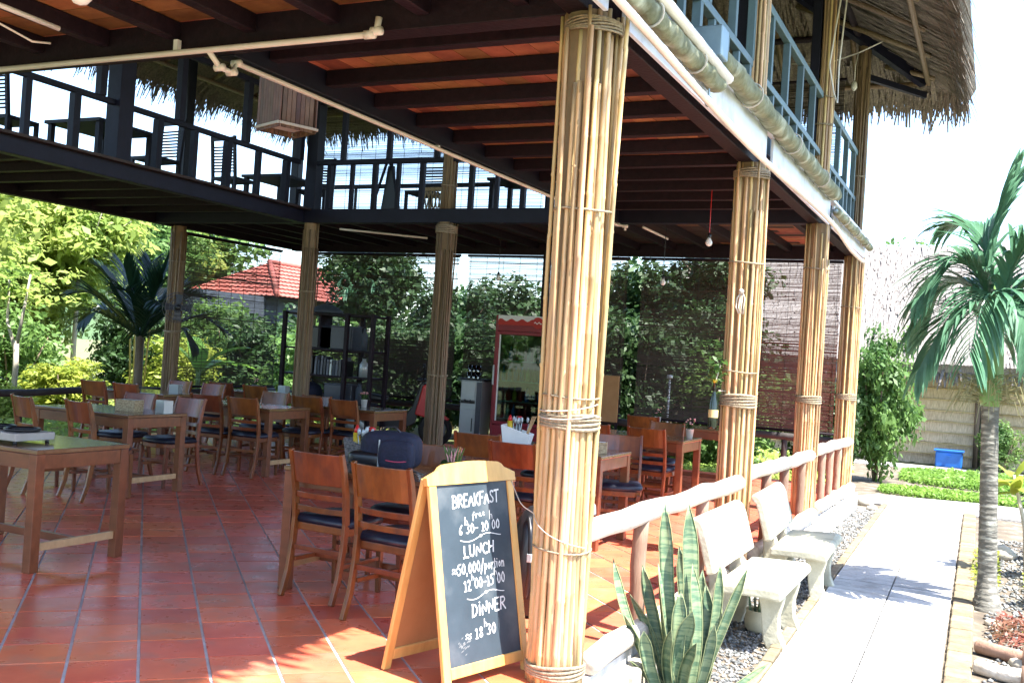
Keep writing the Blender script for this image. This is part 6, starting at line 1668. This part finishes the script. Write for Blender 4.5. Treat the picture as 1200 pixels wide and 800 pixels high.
broadleaf((.42, 9.2), 'low leafy seedling at the right edge of the bed', .28, 10, .22, .08, 6, m_leaf_y, stems=1)
# log edging and stones in the right bed
for k, (p, q, lb) in enumerate((((-.02, 7.42), (.75, 7.0), 'weathered log edging lying in the right bed, farther of two'), ((-.02, 6.9), (.7, 6.55), 'weathered log edging at the bottom right corner'))):
    t = thing('edging_log', (*p, GZ), lb, 'log', 'log edging in the bed')
    log_mesh((0, 0, .06), (q[0] - p[0], q[1] - p[1], .06), .05, 90 + k, .008, 6, 10).build('log', m_logpost if k == 0 else m_log, t, True)
    for f_ in (.35, .8): MB().tube([((q[0] - p[0]) * f_, (q[1] - p[1]) * f_ - .06, -.02), ((q[0] - p[0]) * f_, (q[1] - p[1]) * f_ - .065, .15)], .018, 8).build('peg', m_logpost, t, True)
rr = random.Random(2)
for k, (x, y, s_, lb) in enumerate(((.12, 11.6, .16, 'large grey boulder beside the kerb behind the palm'), (.22, 7.25, .07, 'pale stone between the two edging logs'), (.06, 8.35, .06, 'pale stone at the palm foot'), (-1.55, 14.9, .12, 'grey stone at the foot of the farthest column'), (-1.4, 14.4, .08, 'small tan stone near the farthest column'))):
    me = MB(); vs = []; fs = []
    me.lathe([(.2, 0), (.85, .15), (1, .45), (.75, .8), (.3, .98)], 10)
    me.v = [(v[0] * s_ * rr.uniform(.85, 1.15), v[1] * s_ * .8 * rr.uniform(.85, 1.15), v[2] * s_ * rr.uniform(.9, 1.1)) for v in me.v]
    o = me.build('garden_stone', m_stone, None, True); o.location = (x, y, GZ + .0); tag(o, lb, 'stone')
# white lamp post out in the garden
t = thing('white_post', (-4.75, 16.0, GZ), 'thin white post standing in the garden behind the third blind', 'post')
MB().tube([(0, 0, 0), (0, 0, 1.55)], .018, 8).build('pole', m_white, t, True); MB().lathe([(.05, 1.55), (.05, 1.6), (.02, 1.62)], 10).build('cap', m_white, t, True)

# ------------------------------------------------------------------ thatched hut
HX0, HX1, HY0, HY1 = -8.3, 4.2, 24.0, 32.0
hut = thing('thatched_hut', (-2, 24, GZ), 'palm-thatched hut with woven matting walls beyond the path', 'hut')
def H(o): o.parent = hut; o.location = Vector(o.location) - Vector((-2, 24, GZ)); return o
for i in range(9):            # bands of overlapping palm matting with a bamboo batten under each
    z = GZ + .02 + i * .235
    for (x0, x1) in ((HX0, -3.1), (-3.1, -.35), (.05, 2.2), (2.2, HX1)):
        mb = MB(); n = int((x1 - x0) / .07); vs = []; fs = []
        rr = random.Random(i * 7 + int(x0 * 10))
        for k in range(n + 1):
            xx = x0 + (x1 - x0) * k / n; dz = rr.uniform(-.02, .02)
            vs += [(xx, HY0 + .02 - .05 - rr.uniform(0, .012), z - .02 + dz), (xx, HY0 - .005 - rr.uniform(0, .01), z + .235)]
        m_ = len(vs); vs += [(v[0], v[1] + .03, v[2]) for v in vs]
        for k in range(n): a = 2 * k; fs += [(a, a + 2, a + 3, a + 1), (m_ + a, m_ + a + 1, m_ + a + 3, m_ + a + 2)]
        H(mb.add(vs, fs).build('mat_panel', m_mat_hut))
        H(MB().tube([(x0, HY0 - .065, z + .205), (x1, HY0 - .065, z + .205)], .012, 5).build('batten', m_batten, None, True))
H(MB().box((-2, HY0 + .12, .85), (HX1 - HX0, .1, 2.2)).build('wall', m_mat_hut))
H(MB().box((HX0 + .05, 27.6, .85), (.1, 7.1, 2.2)).build('wall', m_mat_hut))
for x in (HX0, -3.1, -.33, .03, 2.2): H(MB().tube([(x, HY0 - .06, GZ), (x, HY0 - .06, 1.8)], .055, 8).build('post', m_bark, None, True))
H(MB().tube([(-.15, HY0 - .02, GZ), (-.2, HY0 - .05, .6), (-.1, HY0 - .02, 1.2), (-.17, HY0 - .03, 1.8)], [.11, .08, .09, .07], 9).build('rolled_curtain', m_weave, None, True))
RZ2 = 4.75
thatch_slope('thatch_slope', [(HX0 - .5, 23.25, 1.72), (HX1 + .6, 23.25, 1.72), (HX1 - .3, 28, RZ2), (HX0 + 1.1, 28, RZ2)], (0, -1, -.64), 9000, m_thatch_hut, 51, H, zoff=.26, length=.55, width=.06, fringe=900, eave=((HX0 - .5, 23.25, 1.72), (HX1 + .6, 23.25, 1.72)))
thatch_slope('thatch_slope', [(HX0 - .5, 32.75, 1.72), (HX0 - .5, 23.25, 1.72), (HX0 + 1.1, 28, RZ2)], (-1, 0, -1.2), 1500, m_thatch_hut, 52, H, zoff=.26, length=.55, width=.06, fringe=200, eave=((HX0 - .5, 32.75, 1.72), (HX0 - .5, 23.25, 1.72)))
thatch_slope('thatch_slope', [(HX1 + .6, 32.75, 1.72), (HX0 - .5, 32.75, 1.72), (HX0 + 1.1, 28, RZ2), (HX1 - .3, 28, RZ2)], (0, 1, -.64), 200, m_thatch_hut, 53, H, zoff=.26, length=.55, width=.06)
t = thing('blue_bucket', (-.82, 23.4, GZ), 'blue plastic tub standing against the hut wall', 'tub')
MB().prism([(-.26, -.2), (.26, -.2), (.26, .2), (-.26, .2)], 0, .34).build('body', m_blue, t, bevel=.03)
MB().box((0, 0, .36), (.58, .46, .04)).build('rim', m_blue, t, bevel=.01)
o = MB().lathe([(.0, 0), (.04, .01)], 8).build('handle', m_blue, t); o.location = (0, -.23, .25)

# ------------------------------------------------------------------ red-roofed house at the left back
hs_ = thing('tiled_house', (-21.5, 26, GZ), 'small house with an orange-red pantiled hip roof beyond the left blind', 'house')
def HS(o): o.parent = hs_; o.location = Vector(o.location) - Vector((-21.5, 26, GZ)); return o
ex_, ey0, ey1, ez_ = -20.0, 25.2, 32.2, 2.84
rx_, rz_ = -22.0, 4.05
HS(MB().box((-22.2, 26, (ez_ + GZ) / 2), (3.4, 7.0, ez_ - GZ)).build('wall', m_plaster))
for k, yy in enumerate((23.6, 26.2, 28.6)):
    w_ = HS(MB().box((-20.49, yy, 1.5), (.06, 1.0, 1.1)).build('window', m_darkgrey))
    for dy in (-.26, .26): MB().box((-20.45, yy + dy, 1.5), (.03, .44, 1.0)).build('pane', m_doorglass, w_)
HS(MB().box((-20.42, 23.6, .9), (.16, 1.2, .06)).build('sill', m_white))
slopes = [((ex_, ey0, ez_), (ex_, ey1, ez_), (rx_, ey1 - 2, rz_), (rx_, ey0 + 2, rz_)), ((2 * rx_ - ex_, ey1, ez_), (2 * rx_ - ex_, ey0, ez_), (rx_, ey0 + 2, rz_), (rx_, ey1 - 2, rz_)),
          ((2 * rx_ - ex_, ey0, ez_), (ex_, ey0, ez_), (rx_, ey0 + 2, rz_), (rx_, ey0 + 2, rz_)), ((ex_, ey1, ez_), (2 * rx_ - ex_, ey1, ez_), (rx_, ey1 - 2, rz_), (rx_, ey1 - 2, rz_))]
for A_, B_, C_, D_ in slopes:
    A_, B_, C_, D_ = map(Vector, (A_, B_, C_, D_)); L_ = (B_ - A_).length; u_ = (B_ - A_) / L_; hgt = ((D_ + C_) / 2 - (A_ + B_) / 2).length
    v_ = ((D_ - A_) - u_ * (D_ - A_).dot(u_)).normalized(); nn = u_.cross(v_); nn = -nn if nn.z < 0 else nn
    rows = 9; mb = MB()
    l0 = (D_ - A_).dot(u_); l1 = (C_ - A_).dot(u_)
    for r_ in range(rows):
        f0, f1 = r_ / rows, (r_ + 1) / rows
        a0 = l0 * f0; b0 = L_ + (l1 - L_) * f0
        n = max(2, int((b0 - a0) / .05)); vs = []; fs = []
        for k in range(n + 1):
            s_ = a0 + (b0 - a0) * k / n; wv = .03 * abs(sin(s_ / .22 * pi))
            s1 = min(max(s_, l0 * f1), L_ + (l1 - L_) * f1)
            p0 = A_ + u_ * s_ + v_ * hgt * f0 + nn * (wv + .045); p1 = A_ + u_ * s1 + v_ * hgt * f1 + nn * wv
            vs += [p0 - nn * .04, p0, p1]
        for k in range(n): a = 3 * k; fs += [(a, a + 3, a + 4, a + 1), (a + 1, a + 4, a + 5, a + 2)]
        mb.add(vs, fs)
    o = HS(mb.build('pantiles', m_pantile)); o['kind'] = 'stuff'
    HS(MB().add([A_ - Vector((0, 0, .03)), B_ - Vector((0, 0, .03)), C_ - Vector((0, 0, .03)), D_ - Vector((0, 0, .03))] if C_ != D_ else [A_ - Vector((0, 0, .03)), B_ - Vector((0, 0, .03)), C_ - Vector((0, 0, .03))], [(0, 1, 2, 3)] if C_ != D_ else [(0, 1, 2)]).build('roof_deck', m_darkwood))
for p, q in (((rx_, ey0 + 2, rz_), (rx_, ey1 - 2, rz_)), ((ex_, ey0, ez_), (rx_, ey0 + 2, rz_)), ((ex_, ey1, ez_), (rx_, ey1 - 2, rz_))):
    HS(MB().tube([Vector(p) + Vector((0, 0, .06)), Vector(q) + Vector((0, 0, .06))], .09, 8).build('ridge_tile', m_pantile, None, True))
# far wooded rise that closes the horizon
vs = []; fs = []; n = 60
for k in range(n + 1):
    x = -160 + 320 * k / n
    vs += [(x, 120, GZ - 1), (x, 135, 4.0 + 1.6 * sin(k * .9) + 1.2 * sin(k * 2.3)), (x, 175, GZ - 1)]
for k in range(n): a = 3 * k; fs += [(a, a + 3, a + 4, a + 1), (a + 1, a + 4, a + 5, a + 2)]
tag(MB().add(vs, fs).build('hills', m_hill, None, True), kind='structure')
